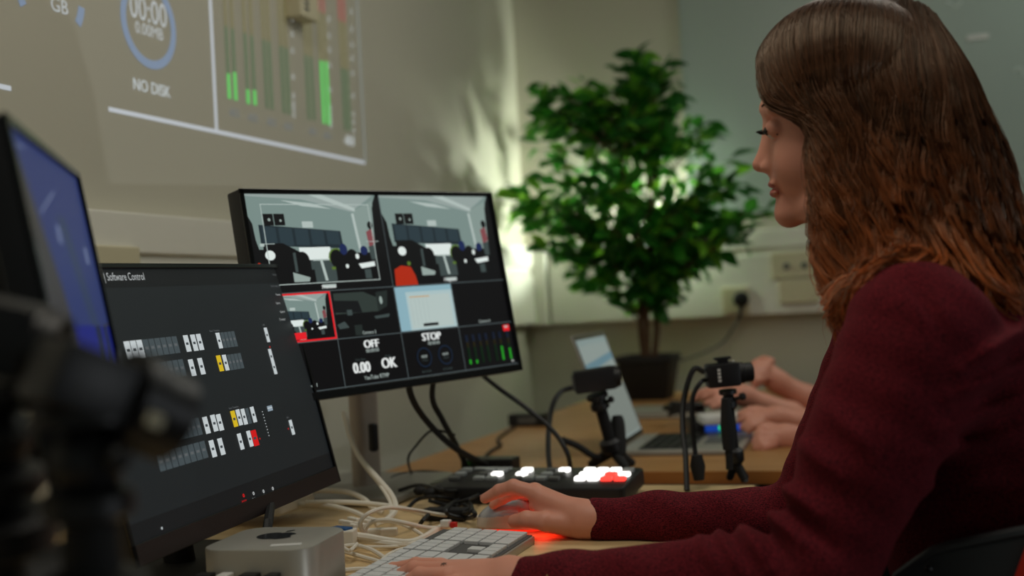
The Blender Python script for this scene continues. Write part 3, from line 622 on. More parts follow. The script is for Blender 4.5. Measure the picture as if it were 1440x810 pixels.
# ------------------------------------------------------------------ small desktop computer
a_ = onz(424, 775, 0.797); b_ = onz(480, 745, 0.797); cA = R(79)
c_ = (0.628, 1.224); e1 = (math.cos(R(5)), math.sin(R(5)), 0); e2 = (-math.sin(R(5)), math.cos(R(5)), 0)
t = thing('mini_computer', 'small square silver computer with rounded corners at the bottom of the photo', 'computer', (c_[0], c_[1], DZ))
B().rbox((c_[0], c_[1], 0.777), 0.130, 0.132, 0.066, 0.027, (e1, e2, (0,0,1)), top=0.002).build('case', M_silver, t, True)
B().rbox((c_[0], c_[1], 0.7415), 0.10, 0.10, 0.004, 0.045, (e1, e2, (0,0,1)), top=0.0005).build('foot', M_black, t)
cv = Canvas((c_[0]-0.005, c_[1]+0.01, 0.8103), np.array(e1)*1.0, -np.array(e2)*1.0, (0,0,1), 0.00003)
def fruit(cv, s_, m):
    pts = []
    for i in range(40):
        th = 2*PI*i/40; r_ = 0.5*(1+0.06*math.cos(2*th)) - 0.10*math.exp(-((th-PI*1.5)/0.25)**2) - 0.05*math.exp(-((th-PI/2)/0.3)**2)
        x, y = r_*math.cos(th), r_*math.sin(th)*1.0
        dx, dy = x-0.62, y+0.05; dd = math.hypot(dx, dy)
        if dd < 0.24: x, y = 0.62+dx/dd*0.24, -0.05+dy/dd*0.24
        pts.append((x*s_, y*s_))
    cv.poly(pts[::-1], m); cv.poly([(0.02*s_,-0.5*s_),(0.02*s_,-0.66*s_),(0.16*s_,-0.78*s_),(0.2*s_,-0.74*s_),(0.14*s_,-0.58*s_)], m)
fruit(cv, 0.044, M_gloss); ob = cv.build('logo', cv.mats, t)
q = onz(402, 766, 0.8103); B().box((q[0], q[1], 0.8104), (0.034, 0.010, 0.0006), (RT/np.linalg.norm(RT)*[1,1,0], np.cross((0,0,1), RT*[1,1,0]), (0,0,1))).build('decal', M_white, t)['label'] = 'small white sticker'
nf = -np.array(e2)    # the socket side faces the camera
for dx, w_, m, nm in ((-0.050,0.018,M_black,'plug'), (-0.026,0.014,M_white,'plug'), (0.003,0.020,M_black,'plug'), (0.030,0.014,M_black,'plug')):
    q = np.array((c_[0], c_[1], 0.782))+np.array(e1)*dx+nf*0.077
    tag(B().box(q, (w_, 0.018, 0.009), (e1, e2, (0,0,1)), bev=0.002).build('cable_plug', m, None), {-0.050:'leftmost black plug', -0.026:'white plug', 0.003:'middle black plug', 0.030:'rightmost black plug'}[dx]+' in the side of the small silver computer', 'plug', 'plugs in the small silver computer')

# ------------------------------------------------------------------ production switcher with lit buttons
sc_c = np.array((0.725, 1.905)); ang = R(-2); e1 = np.array((math.cos(ang), math.sin(ang), 0)); e2 = np.array((-math.sin(ang), math.cos(ang), 0)); tz = 0.768
t = thing('vision_switcher', 'black switcher box with glowing white and red buttons beyond the mouse', 'switcher', (sc_c[0], sc_c[1], DZ))
tlt = R(6); e2t = e2*math.cos(tlt)+np.array((0,0,1))*math.sin(tlt); nt_ = np.cross(e1, e2t)
cc = np.array((sc_c[0], sc_c[1], DZ+0.020)); SW, SD = 0.33, 0.135
B().rbox(cc, SW, SD, 0.030, 0.012, (e1, e2t, nt_), top=0.004).build('case', M_black, t, True)
topc = cc+nt_*0.0152
bcol = {'w': glow('button_white', (255,252,246), 2.6), 'r': glow('button_red', (255,60,50), 2.2), 'g': M_greyp, 'l': mat('button_pale', (150,156,156), 0.5)}
lay = ["lglggglgw.gwww.l", "gwgwgggwg.wwrwrl", "llgglgwgl.wwwrrg"]
S3 = ["l.ll.w.gw.wwwl", "l.gw.w.lg.wwrw", "g.ll.gllg.wwrr"]
for r_, rw in enumerate(S3):
    for i, ch in enumerate(rw):
        if ch == '.': continue
        q = topc+e1*(-SW/2+0.022+i*0.0222)+e2t*(0.038-r_*0.027); nm = 'button'
        B().rbox(q+nt_*0.002, 0.0185, 0.015, 0.006, 0.003, (e1, e2t, nt_), seg=2, top=0.001).build(nm, bcol[ch], t)
B().rbox(topc+e1*-0.10+e2t*0.052+nt_*0.001, 0.07, 0.012, 0.003, 0.003, (e1, e2t, nt_), seg=2, top=0.0005).build('label_strip', bcol['l'], t)

# small black box with a green lamp, behind the hand
q = onz(655, 672, 0.75); t = thing('hub_box', 'small black hub box with a green lamp in the cable tangle', 'hub', (q[0]+0.02, q[1]+0.03, DZ))
gb = (q[0]+0.035, q[1]+0.04, 0.7615); B().box(gb, (0.10, 0.05, 0.040), bev=0.004).build('case', M_black, t)
q2 = onY(655, 667, gb[1]-0.027); q2 = (max(q2[0], gb[0]-0.044), q2[1], gb[2]+0.012); B().ball(q2, 0.0034).build('status_lamp', glow('lamp_green', (90,255,60), 3.0), t)
# black power brick far along the oak desk
q = onz(742, 600, DZ); t = thing('power_brick', 'black power adapter brick on the oak desk behind the multiview monitor', 'power adapter', (q[0], q[1], DZ))
B().box((q[0], q[1]+0.02, 0.757), (0.105, 0.05, 0.033), bev=0.006).build('case', M_black, t); B().box((q[0], q[1]-0.0055, 0.757), (0.05, 0.001, 0.016)).build('rating_label', M_greyp, t)

# ------------------------------------------------------------------ mini cameras on little tripods
def mini_tripod(base, head, label, legs=((-1,0.1),(0.6,0.8),(0.6,-0.8)), r_=0.010, spread=0.045, group=None, hl_=0.34):
    t = thing('mini_tripod', label, 'tripod', base, group)
    b, h = np.asarray(base, float), np.asarray(head, float); H = h-b; hub = b+H*hl_
    B().tube([hub, b+H*0.80], [r_*0.95, r_*0.85], 12).build('pole', M_blackm, t, True)
    B().lathe(hub-H*0.02, H, [(r_*1.2,0),(r_*1.7,0.006),(r_*1.7,0.022),(r_*1.1,0.028)], 16).build('leg_hub', M_black, t, True)
    B().lathe(b+H*0.79, H, [(r_*1.0,0),(r_*1.4,0.004),(r_*1.4,0.014),(r_*0.8,0.02)], 16).build('collar', M_black, t, True)
    bb = B(); bb.ball(b+H*0.90, r_*1.15); bb.build('ball_head', M_black, t, True)
    B().lathe(h-H/np.linalg.norm(H)*0.010, H, [(r_*0.8,0),(r_*1.6,0.003),(r_*1.6,0.010)], 16).build('mount_plate', M_black, t, True)
    k = b+H*0.88; B().tube([k, k+np.array((0.022,-0.006,0.006))], [0.003,0.003], 8).lathe(k+np.array((0.020,-0.006,0.006)), (1,-0.2,0.3), [(0.004,0),(0.0065,0.002),(0.0065,0.008),(0.004,0.010)], 10).build('clamp_knob', M_black, t, True)
    for lx, ly in legs:
        f = np.array((b[0]+lx*spread, b[1]+ly*spread, b[2]+0.004)); L = B().tube([hub, f], [r_*0.85, r_*0.65], 10).build('leg', M_blackm, t, True)
        B().ball(f+np.array((0,0,0.001)), 0.0055, (1,1,0.8), 8).build('foot', M_greyp, L, True)
    return t
def box_camera(c, fwd, up, w_, h_, d_, label, lens_r=0.015, lens_l=0.018, grip=False, group=None):
    """w_ along the lens axis, h_ up, d_ across"""
    fwd = np.array(fwd, float); fwd /= np.linalg.norm(fwd); up = np.array(up, float); up = up-fwd*(up@fwd); up /= np.linalg.norm(up); sd2 = np.cross(fwd, up); c = np.asarray(c, float)
    t = thing('mini_camera', label, 'camera', c-up*h_/2, group)
    B().box(c, (w_, d_, h_), (fwd, sd2, up), bev=0.005).build('body', M_black, t, True)
    B().lathe(c+fwd*w_/2, fwd, [(lens_r*1.1,-0.003),(lens_r*1.1,lens_l*0.3),(lens_r,lens_l*0.35),(lens_r,lens_l*0.9),(lens_r*0.8,lens_l),(lens_r*0.75,lens_l*0.7)], 24).build('lens_barrel', M_black, t, True)
    B().lathe(c+fwd*(w_/2+lens_l*0.72), fwd, [(lens_r*0.74,0),(lens_r*0.5,0.002),(lens_r*0.1,0.003)], 20).build('lens_glass', mat('lens_glass', (20,22,40), 0.05, coat=1.0), t, True)
    return t, c, fwd, up, sd2
# webcam-like bar camera on tripod (left of the two)
Yc = 2.30; zb_ = DZ
c = np.array(at(836, 534, 2.28)); fw = at(868, 529, 2.28)-at(803, 539, 2.28)
t, c, f_, u_, s_ = box_camera(c, fw, UP, 0.078, 0.043, 0.040, 'flat black bar shaped camera on a tripod in front of the laptop screen', 0.0195, 0.010)
B().box(c-f_*0.0405, (0.003, 0.026, 0.030), (f_, s_, u_)).build('rear_ports', M_greyp, t)
h = c-u_*0.028; b_ = at(858, 660, 2.25); b_[2] = DZ
mini_tripod((b_[0], 2.245, DZ), h, 'black mini tripod holding the flat bar camera', r_=0.013, spread=0.05, legs=((-1.15,0.3),(0.45,0.5),(0.5,-0.7)), hl_=0.24)
q0, q1 = onY(868, 585, 2.25), onY(872, 640, 2.23)
tag(B().tube(crom([q0, (np.array(q0)+q1)/2, q1], 4), [0.010,0.013,0.014,0.014,0.014,0.014,0.014,0.013,0.012], 12).build('grip_handle', M_blackm, None, True), 'thick black folded grip beside the pole under the flat bar camera', 'grip')
tag(B().tube(crom([onY(790,618,2.235), onY(812,627,2.235), onY(832,640,2.235), onY(845,645,2.24)], 4), 0.0065, 10).build('lever_arm', M_blackm, None, True), 'short black lever arm sticking out left of the bar camera tripod', 'arm')
# lensed camera on tripod (right)
c = np.array(at(1016, 527, 2.05)); fw = at(1050, 522, 2.05)-at(990, 528, 2.05)
t, c, f_, u_, s_ = box_camera(c, fw, UP, 0.056, 0.040, 0.040, 'small black lensed camera on a tripod pointing right towards the hands', 0.0165, 0.024)
B().box(c+u_*0.0235+f_*0.002, (0.018,0.016,0.008), (f_, s_, u_), bev=0.001).box(c+u_*0.028+f_*0.002, (0.028,0.020,0.004), (f_, s_, u_), bev=0.001).build('hot_shoe', M_black, t)
B().ball(c+f_*0.022+u_*0.019-s_*0.012, 0.0035).ball(c-f_*0.027+u_*0.010-s_*0.012, 0.0038).build('chrome_screw', M_silver, t, True)
cv = Canvas(c-s_*0.0201, f_, -u_, -s_, 0.00003) if (-s_)@(-FW) > 0 else Canvas(c+s_*0.0201, f_, -u_, s_, 0.00003)
for k in range(4): cv.rect(-0.011, -0.012+0.006*k, -0.006, -0.008+0.006*k, M_white)
cv.build('side_marking', cv.mats, t)
h = c-u_*0.026; mini_tripod((at(1036,660,2.06)[0], at(1036,660,2.06)[1], DZ), h+f_*0.006, 'black mini tripod holding the small lensed camera', r_=0.0095, spread=0.022, legs=((0.5,1.0),(0.7,-0.7),(-0.7,0.7)), hl_=0.22)
o = B().tube([onY(1020,560,2.0), onY(1023,600,2.0), onY(1025,632,2.0)], [0.007,0.012,0.010], 12).tube([onY(1025,630,2.0), onY(1026,660,2.0)], [0.006,0.006], 10).build('folded_leg', M_blackm, None, True)
tag(o, 'folded black support arm hanging beside the pole of the small lensed camera', 'arm')
cable('camera_cable', [c-f_*0.030+u_*0.008, at(975,520,2.05), at(962,560,2.05), at(960,600,2.03), at(964,640,2.0), onz(966,690,0.745)], 0.0048, M_bcab, 'thick black cable curving down left from the small lensed camera')
cable('camera_cable', [c-f_*0.030-u_*0.006, at(985,538,2.04), at(974,560,2.04), at(974,600,2.03), at(978,640,2.02), at(982,672,2.0)], 0.0040, M_bcab, 'thinner black cable beside the thick one, running from the small lensed camera to a plug')
tag(B().tube([at(980,640,2.0), at(981,655,2.0), at(983,675,2.0)], [0.009,0.013,0.009], 12).build('cable_plug', M_blackm, None, True), 'black plug end hanging low under the small lensed camera', 'plug')

# black camera on tripod, close to the viewer and out of focus
c = np.array(at(118, 540, 0.62)); fw = at(187, 568, 0.62)-at(118, 541, 0.60)
t, c, f_, u_, s_ = box_camera(c, fw, UP, 0.050, 0.034, 0.036, 'large blurred black camera in the left foreground with a round lens', 0.0245, 0.034)
B().box(at(218, 592, 0.585), (0.008, 0.003, 0.006), (f_, s_, u_), bev=0.001).build('lens_tab', M_cream, t)
h = np.array(at(118, 572, 0.63)); bs = at(128, 700, 0.64); bs[2] = DZ
mini_tripod((bs[0], bs[1], DZ), h, 'blurred black tripod under the foreground camera', r_=0.017, spread=0.085, legs=((-0.9,-0.5),(0.8,-0.3),(0.1,0.9)), hl_=0.62)
# second dark camera further left, at the frame's edge
c = np.array(at(-8, 470, 0.66)); fw = RT*0.9-UP*0.2
t, c, f_, u_, s_ = box_camera(c, fw, UP, 0.05, 0.04, 0.04, 'dark blurred camera cut off by the left edge of the photo', 0.018, 0.014)
bs = at(-30, 700, 0.70); bs[2] = DZ
mini_tripod((bs[0], bs[1], DZ), c-u_*0.028, 'dark blurred tripod at the left edge of the photo', r_=0.022, spread=0.05, legs=((-0.9,-0.5),(0.9,-0.3),(0.1,0.9)), hl_=0.7)
# black equipment case filling the lower left corner
q = at(8, 700, 0.78); t = thing('equipment_case', 'black equipment case in the dark lower left corner', 'case', (q[0]-0.03, q[1], DZ))
B().rbox((q[0]-0.045, q[1]+0.0, DZ+0.085), 0.15, 0.16, 0.17, 0.02, (RT*[1,1,0], np.cross((0,0,1), RT*[1,1,0]), (0,0,1))).build('body', M_blackm, t, True)
B().box((q[0]-0.045, q[1], DZ+0.174), (0.06, 0.02, 0.012), bev=0.003).build('carry_handle', M_black, t)

# ------------------------------------------------------------------ laptop on the oak desk
def laptop(hinge_l, hinge_r, depth, lid_h, lean, label, scr, gr=None):
    a, b = np.asarray(hinge_l, float), np.asarray(hinge_r, float); ex = b-a; W_ = np.linalg.norm(ex); ex /= W_; ez = np.array((0,0,1.0)); ey = np.cross(ez, ex)   # ey: away behind the hinge
    mid = (a+b)/2; t = thing('laptop', label, 'laptop', (mid[0], mid[1], DZ), gr)
    B().rbox(mid-ey*depth/2+ez*0.006, W_, depth, 0.011, 0.012, (ex, ey, ez), top=0.002).build('base', M_silver, t, True)
    B().box(mid-ey*depth*0.38+ez*0.0122, (W_*0.88, depth*0.44, 0.001), (ex, ey, ez)).build('keyboard_well', M_kdark, t)
    B().box(mid-ey*depth*0.80+ez*0.0122, (W_*0.36, depth*0.30, 0.0006), (ex, ey, ez)).build('trackpad', M_greyp, t)
    kb = B()
    for r_ in range(5):
        for c_ in range(13): kb.box(mid-ey*(depth*0.20+depth*0.085*r_)+ex*(c_-6)*W_*0.066+ez*0.0132, (W_*0.056, depth*0.07, 0.0012), (ex, ey, ez))
    kb.build('keycaps', M_black, t)
    l = R(lean); lu = ez*math.cos(l)+ey*math.sin(l); ln = np.cross(ex, lu)
    if ln@ey > 0: ln = -ln
    o_ = mid+ez*0.012
    lid = B().box(o_+lu*lid_h/2-ln*0.003, (W_, lid_h, 0.006), (ex, lu, ln), bev=0.002).build('lid', M_silver, t, True)
    B().box(o_+lu*lid_h/2+ln*0.0004, (W_-0.004, lid_h-0.004, 0.001), (ex, lu, ln)).build('lid_border', M_gloss, t)
    cv = Canvas(o_-ex*(W_/2-0.008)+lu*(lid_h-0.012)+ln*0.001, ex*(W_-0.016), -lu*(lid_h-0.024), ln, 0.00003); scr(cv); cv.build('screen', cv.mats, t)
    return t
def scr1(cv):
    s1 = G('lap_white', (134,146,142)); s2 = G('lap_blue', (92,124,136)); s3 = G('lap_cream', (156,152,126)); s4 = G('lap_orange', (150,110,60)); s5 = G('lap_pale', (126,142,140))
    cv.rect(0,0,1,1,s1); cv.rect(0,0,1,0.06,s5); cv.poly([(0,0.24),(0.3,0.22),(0.7,0.19),(1,0.17),(1,0.24),(0.5,0.28),(0,0.32)][::-1], s2); cv.rect(0,0.32,1,0.5,s3); cv.rect(0.35,0.46,0.62,0.5,s4); cv.rect(0,0.5,1,0.98,G('lap_grey', (118,126,120)))
LH = np.array((0.735, 2.40, DZ)); RH = np.array((0.722, 2.70, DZ))
laptop(LH, RH, 0.25, 0.252, 19, 'open silver laptop on the oak desk with a bright slanted screen', scr1)

# ------------------------------------------------------------------ potted tree on the oak desk
px_, py_ = 0.508, 3.74
t = thing('potted_tree', 'bushy green artificial fig tree in a square black pot on the oak desk', 'plant', (px_, py_, DZ))
b = B(); rg = []
for (w_, z) in ((0.062, DZ), (0.066, DZ+0.006), (0.084, DZ+0.118), (0.090, DZ+0.120), (0.090, DZ+0.138), (0.083, DZ+0.138), (0.079, DZ+0.122)):
    r_ = 0.014; a0 = []
    for cx, cy, s_ in ((1,1,0),(-1,1,1),(-1,-1,2),(1,-1,3)):
        for i in range(5): th = PI/2*(s_+i/4); a0.append((px_+cx*(w_-r_)+r_*math.cos(th), py_+cy*(w_-r_)+r_*math.sin(th), z))
    rg.append(a0)
n_ = len(rg[0]); b.add(sum(rg, []), [(k*n_+i, k*n_+(i+1) % n_, (k+1)*n_+(i+1) % n_, (k+1)*n_+i) for k in range(len(rg)-1) for i in range(n_)]+[tuple(range(n_))[::-1]])
b.build('pot', M_pot, t, True)
B().rbox((px_, py_, DZ+0.121), 0.15, 0.15, 0.012, 0.014, top=0.004).build('soil', M_soil, t)
rs = random.Random(5)
poly = [(752,118),(762,112),(790,120),(805,108),(822,112),(842,128),(870,92),(888,72),(905,74),(918,90),(940,95),(960,112),(975,125),(998,168),(1004,205),(1030,215),(1040,240),(1072,272),(1078,296),(1060,325),(1025,345),(1000,365),(975,385),(945,402),(925,420),(900,418),(880,395),(850,388),(820,395),(795,380),(770,360),(745,330),(715,318),(700,290),(708,262),(740,270),(750,245),(748,215),(752,180),(748,150)]
def inside(x, y):
    c = False; j = len(poly)-1
    for i in range(len(poly)):
        (a, b_), (c_, d_) = poly[i], poly[j]
        if (b_ > y) != (d_ > y) and x < (c_-a)*(y-b_)/(d_-b_)+a: c = not c
        j = i
    return c
top_ = np.array((px_, py_, DZ+0.14))
trunks = []
for k, (dx, dy, hx, hz) in enumerate(((-0.012,0.0,-0.03,0.62),(0.016,0.01,0.015,0.66),(0.0,-0.014,0.05,0.58))):
    pts = [top_+(dx,dy,-0.02), top_+(dx*1.6+0.006*math.sin(k), dy*1.3, 0.10), top_+(dx*0.6+0.008, dy*0.5, 0.22), top_+(dx+hx*0.4, dy+0.02*(k-1), 0.38), top_+(dx+hx, dy+0.05*(k-1), hz)]
    pts = crom(pts, 6); trunks.append(pts); B().tube(pts, list(np.linspace(0.0105, 0.004, len(pts))), 9).build('trunk', M_bark, t, True)
tw = B(); lv = []; lf = []
M_leaf = bpy.data.materials.new('fig_leaf'); M_leaf.use_nodes = True; nt = M_leaf.node_tree; bs = nt.nodes['Principled BSDF']; out = nt.nodes['Material Output']
at_ = nt.nodes.new('ShaderNodeAttribute'); at_.attribute_name = 'tint'; cr = nt.nodes.new('ShaderNodeValToRGB')
cr.color_ramp.elements[0].color = (*lin((26,92,30)), 1); cr.color_ramp.elements[1].color = (*lin((124,190,52)), 1); e_ = cr.color_ramp.elements.new(0.6); e_.color = (*lin((52,136,40)), 1)
nt.links.new(at_.outputs['Fac'], cr.inputs[0]); nt.links.new(cr.outputs[0], bs.inputs['Base Color']); bs.inputs['Roughness'].default_value = 0.38
tr_ = nt.nodes.new('ShaderNodeBsdfTranslucent'); hs = nt.nodes.new('ShaderNodeHueSaturation'); hs.inputs['Value'].default_value = 1.5; hs.inputs['Hue'].default_value = 0.485; nt.links.new(cr.outputs[0], hs.inputs['Color']); nt.links.new(hs.outputs[0], tr_.inputs['Color'])
mx = nt.nodes.new('ShaderNodeMixShader'); mx.inputs[0].default_value = 0.42; nt.links.new(bs.outputs[0], mx.inputs[1]); nt.links.new(tr_.outputs[0], mx.inputs[2]); nt.links.new(mx.outputs[0], out.inputs[0])
tints = []
LAMP = np.array(onY(938, 306, 4.03))
def leaf(p, d, L):
    if np.linalg.norm(p+d/np.linalg.norm(d)*L*0.5-LAMP) < 0.10: return
    d = d/np.linalg.norm(d); s_ = np.cross(d, (0,0,1)); s_ = s_/(np.linalg.norm(s_)+1e-9); u_ = np.cross(s_, d); ro = rs.uniform(-1.0, 1.0)
    s2 = s_*math.cos(ro)+u_*math.sin(ro); u2 = np.cross(s2, d); n0 = len(lv); W_ = L*0.27; tt = rs.random()**1.4
    prof = [(0.0,0.06),(0.2,0.62),(0.42,1.0),(0.66,0.82),(0.86,0.38),(1.0,0.03)]
    for x, w_ in prof:
        c = p+d*L*x-u2*L*0.22*x*x
        for sgn in (-1, 0, 1): z_ = c+s2*W_*w_*sgn+u2*abs(sgn)*W_*w_*0.30; z_[0] = max(z_[0], 0.014); z_[1] = min(z_[1], BY-0.012); lv.append(z_); tints.append(tt)
    for i in range(len(prof)-1):
        for j in (0, 1): a = n0+i*3+j; lf.append((a, a+1, a+4, a+3))
cnt = 0; tries = 0
while cnt < 150 and tries < 6000:
    tries += 1
    x, y = rs.uniform(698, 1080), rs.uniform(72, 420)
    if not inside(x, y): continue
    rx = (x-885)/190; ryy = (y-250)/190
    if cnt > 105 and rx*rx+ryy*ryy < 0.5: continue
    dm = math.sqrt(max(0.05, 1-0.7*(rx*rx+ryy*ryy)))*0.27
    Yd = py_+rs.uniform(-dm, min(dm, 0.27)); q = onY(x, y, Yd)
    if q[0] < 0.09: q[0] = 0.09
    tk = trunks[cnt % 3]; src = tk[min(len(tk)-1, max(6, int(len(tk)*min(1, max(0.25, (q[2]-0.12-DZ-0.14)/0.62)))))]
    # twig ends at q, leaves along its outer half
    mid = (src*0.45+q*0.55)+np.array((rs.uniform(-.02,.02), rs.uniform(-.02,.02), 0.03)); path = crom([src, mid, q], 6); tw.tube(path, list(np.linspace(0.0035, 0.0012, len(path))), 5)
    d = q-mid; d /= np.linalg.norm(d)
    for i in range(11):
        f = 1-i*0.075; pp = path[int((len(path)-1)*max(0.15, f))]; dr = d*0.7+np.array((rs.gauss(0,.65), rs.gauss(0,.65), rs.gauss(-0.05,.5)))
        leaf(pp+np.array((rs.gauss(0,.012), rs.gauss(0,.012), rs.gauss(0,.012))), dr, rs.uniform(0.062, 0.09))
    cnt += 1
for pts, L in (([onY(893,110,py_), onY(895,92,py_), onY(894,74,py_)], 0.05), ([onY(1040,300,py_), onY(1068,304,py_), onY(1086,302,py_)], 0.05), ([onY(770,160,py_), onY(765,140,py_), onY(764,118,py_)], 0.055)):
    tw.tube(pts, 0.0015, 5); [leaf(pts[1], pts[2]-pts[1]+np.array((rs.gauss(0,.01),0,rs.gauss(0,.006))), L) for _ in range(3)]
tw.build('branch', M_bark, t)
me = bpy.data.meshes.new('foliage'); me.from_pydata([tuple(v) for v in lv], [], lf); me.update()
a_ = me.attributes.new('tint', 'FLOAT', 'POINT'); a_.data.foreach_set('value', tints)
link('foliage', me, M_leaf, t, True)
# small clip lamp on the trunking behind the tree; it lights the leaves and throws their shadows on the corner
lp = np.array(onY(938, 306, 4.03)); t = thing('clip_lamp', 'small bright lamp clipped to the back trunking, glimpsed through the tree leaves', 'lamp', (lp[0], BY-0.05, 1.25))
ld = np.array((-0.90, -0.36, 0.34)); ld /= np.linalg.norm(ld)
B().box((lp[0]+0.02, BY-0.052, 1.255), (0.03, 0.014, 0.05), bev=0.003).build('clip', M_black, t)
B().tube(crom([(lp[0]+0.02, BY-0.055, 1.27), (lp[0]+0.03, BY-0.08, lp[2]+0.0), lp-ld*0.045], 5), 0.005, 8).build('arm', M_black, t, True)
B().lathe(lp-ld*0.05, ld, [(0.012,0),(0.020,0.01),(0.034,0.045),(0.034,0.05),(0.030,0.05),(0.028,0.046)], 20).build('head', M_black, t, True)
B().lathe(lp-ld*0.003, ld, [(0.027,0),(0.027,0.002)], 20).build('lens', glow('lamp_lens', (255,250,232), 8.0), t)
l = bpy.data.lights.new('clip_lamp_light', 'SPOT'); l.energy = 20; l.spot_size = R(100); l.spot_blend = 0.35; l.color = (0.90, 1.0, 0.86); l.shadow_soft_size = 0.035
o = bpy.data.objects.new('clip_lamp_light', l); COL.objects.link(o); aim(o, lp+ld*0.012, lp+ld)
l = bpy.data.lights.new('clip_lamp_spill', 'POINT'); l.energy = 3.6; l.color = (0.92, 1.0, 0.84); l.shadow_soft_size = 0.02
o = bpy.data.objects.new('clip_lamp_spill', l); COL.objects.link(o); o.location = V(lp+ld*0.03+np.array((0.01,-0.03,-0.01)))

# ------------------------------------------------------------------ the woman
HC = at(1200, 150, 1.36)                       # centre of her head
NL = np.array((RT[0], RT[1], 0.0)); NL /= np.linalg.norm(NL)
vd = HC-CAM; vd[2] = 0; vd /= np.linalg.norm(vd)
LA = -vd                                       # her left, towards the viewer
FA = np.array((-LA[1], LA[0], 0.0)); FA = FA if FA@RT < 0 else -FA     # the way she faces
UA = np.array((0,0,1.0))
def hp(x, y, l=0.0): return hit(x, y, LA, HC+LA*l)
SKC = hp(1187,112); SKR = (0.0915, 0.070, 0.081)
def head_fn(X, Y, Z):
    E = lambda p, r, fr=(tuple(FA), tuple(LA), tuple(UA)): ellip(X, Y, Z, p, r, fr)
    C_ = lambda a, b, ra, rb: capsule(X, Y, Z, a, b, ra, rb)
    d = E(SKC, SKR)
    d = smin(d, E(hp(1150,205), (0.054, 0.056, 0.082)), 0.030)
    d = smin(d, C_(hp(1113,297), hp(1150,291,0.030), 0.0145, 0.013), 0.012); d = smin(d, C_(hp(1113,297), hp(1150,291,-0.030), 0.0145, 0.013), 0.012)
    for s_ in (1, -1):
        d = smin(d, C_(hp(1150,288,0.032*s_), hp(1188,250,0.050*s_), 0.014, 0.016), 0.015)
        d = smin(d, E(hp(1120,228,0.030*s_), (0.022, 0.018, 0.024)), 0.018)
        d = smin(d, C_(hp(1079,153,0.004*s_), hp(1088,155,0.036*s_), 0.0075, 0.008), 0.008)
    d = smin(d, E(hp(1107,301), (0.0115, 0.014, 0.0125)), 0.010)
    d = smin(d, E(hp(1106,283), (0.0100, 0.014, 0.010)), 0.008)
    d = smin(d, E(hp(1101,251), (0.0135, 0.019, 0.013)), 0.010)
    for s_ in (1, -1):     # sockets
        d = smax(d, -(np.sqrt((X-hp(1079,181,0.031*s_)[0])**2+(Y-hp(1079,181,0.031*s_)[1])**2+(Z-hp(1079,181,0.031*s_)[2])**2)-0.0105), 0.012)
    nb = C_(hp(1083.5,170), hp(1077.5,207), 0.0058, 0.0062); nb = smin(nb, C_(hp(1077.5,207), hp(1067.5,231.5), 0.0064, 0.0078), 0.004)
    for s_ in (1, -1): nb = smin(nb, E(hp(1080,235,0.0095*s_), (0.0085, 0.0062, 0.0062)), 0.004)
    nb = smin(nb, C_(hp(1070,236), hp(1088,241), 0.0042, 0.004), 0.004)
    nb = smin(nb, C_(hp(1092,180), hp(1092,222), 0.011, 0.015), 0.010)
    d = smin(d, nb, 0.008)
    for s_ in (1, -1):     # lids bulge, nostril
        d = smin(d, E(hp(1092,181,0.031*s_), (0.0130, 0.0135, 0.0118)), 0.0035)
        q = hp(1076,243,0.0062*s_); d = smax(d, -ellip(X, Y, Z, q, (0.0042, 0.0024, 0.0022), (tuple(FA), tuple(LA), tuple(UA))), 0.0015)
    ul = E(hp(1089.0,259.5), (0.0072, 0.019, 0.0046)); ll = E(hp(1090.5,272), (0.0068, 0.017, 0.0048))
    d = smin(d, ul, 0.004); d = smin(d, ll, 0.004)
    m_ = hp(1083,265.5); d = smax(d, -ellip(X, Y, Z, m_, (0.0068, 0.022, 0.0007), (tuple(FA), tuple(LA), tuple(UA))), 0.0014)
    for s_ in (1, -1):     # ears, under the hair
        d = smin(d, E(hp(1205,185,0.074*s_), (0.017, 0.008, 0.030)), 0.006)
    nk = C_(hp(1190,235), hp(1240,345), 0.050, 0.054); nk = smin(nk, C_(hp(1240,345), hp(1290,430), 0.054, 0.075), 0.03)
    return smin(d, nk, 0.020)
lo = HC-np.array((0.20,0.12,0.27)); hi = HC+np.array((0.22,0.12,0.14))
head = surface(head_fn, lo, hi, 0.0017)
# --- hands
def hand(fingers, palm, wrist_chain, h=0.0016, kf=0.003, kp=0.010, pad=0.022, extra=None):
    P_all = [p for f in fingers for p in f[0]]+[p for c_ in palm for p in (c_[0], c_[1])]+list(wrist_chain[0])
    lo_ = np.min(P_all, 0)-pad-0.014; hi_ = np.max(P_all, 0)+pad+0.014
    def fn(X, Y, Z):
        d = None
        for a, b, ra, rb in palm: e = capsule(X, Y, Z, a, b, ra, rb); d = e if d is None else smin(d, e, kp)
        d = smin(d, chain(X, Y, Z, wrist_chain[0], wrist_chain[1], 0.01), 0.014)
        for pts, rad in fingers:
            c = chain(X, Y, Z, pts, rad, 0.0025)
            for i in range(1, len(pts)-1):          # knuckle
                c = smin(c, capsule(X, Y, Z, pts[i], pts[i], rad[i]*1.05, rad[i]*1.05), 0.002)
            d = smin(d, c, kf+0.0015)
        return d
    return surface(fn, lo_, hi_, h)
Yh = lambda x, y, Y: np.array(onY(x, y, Y))
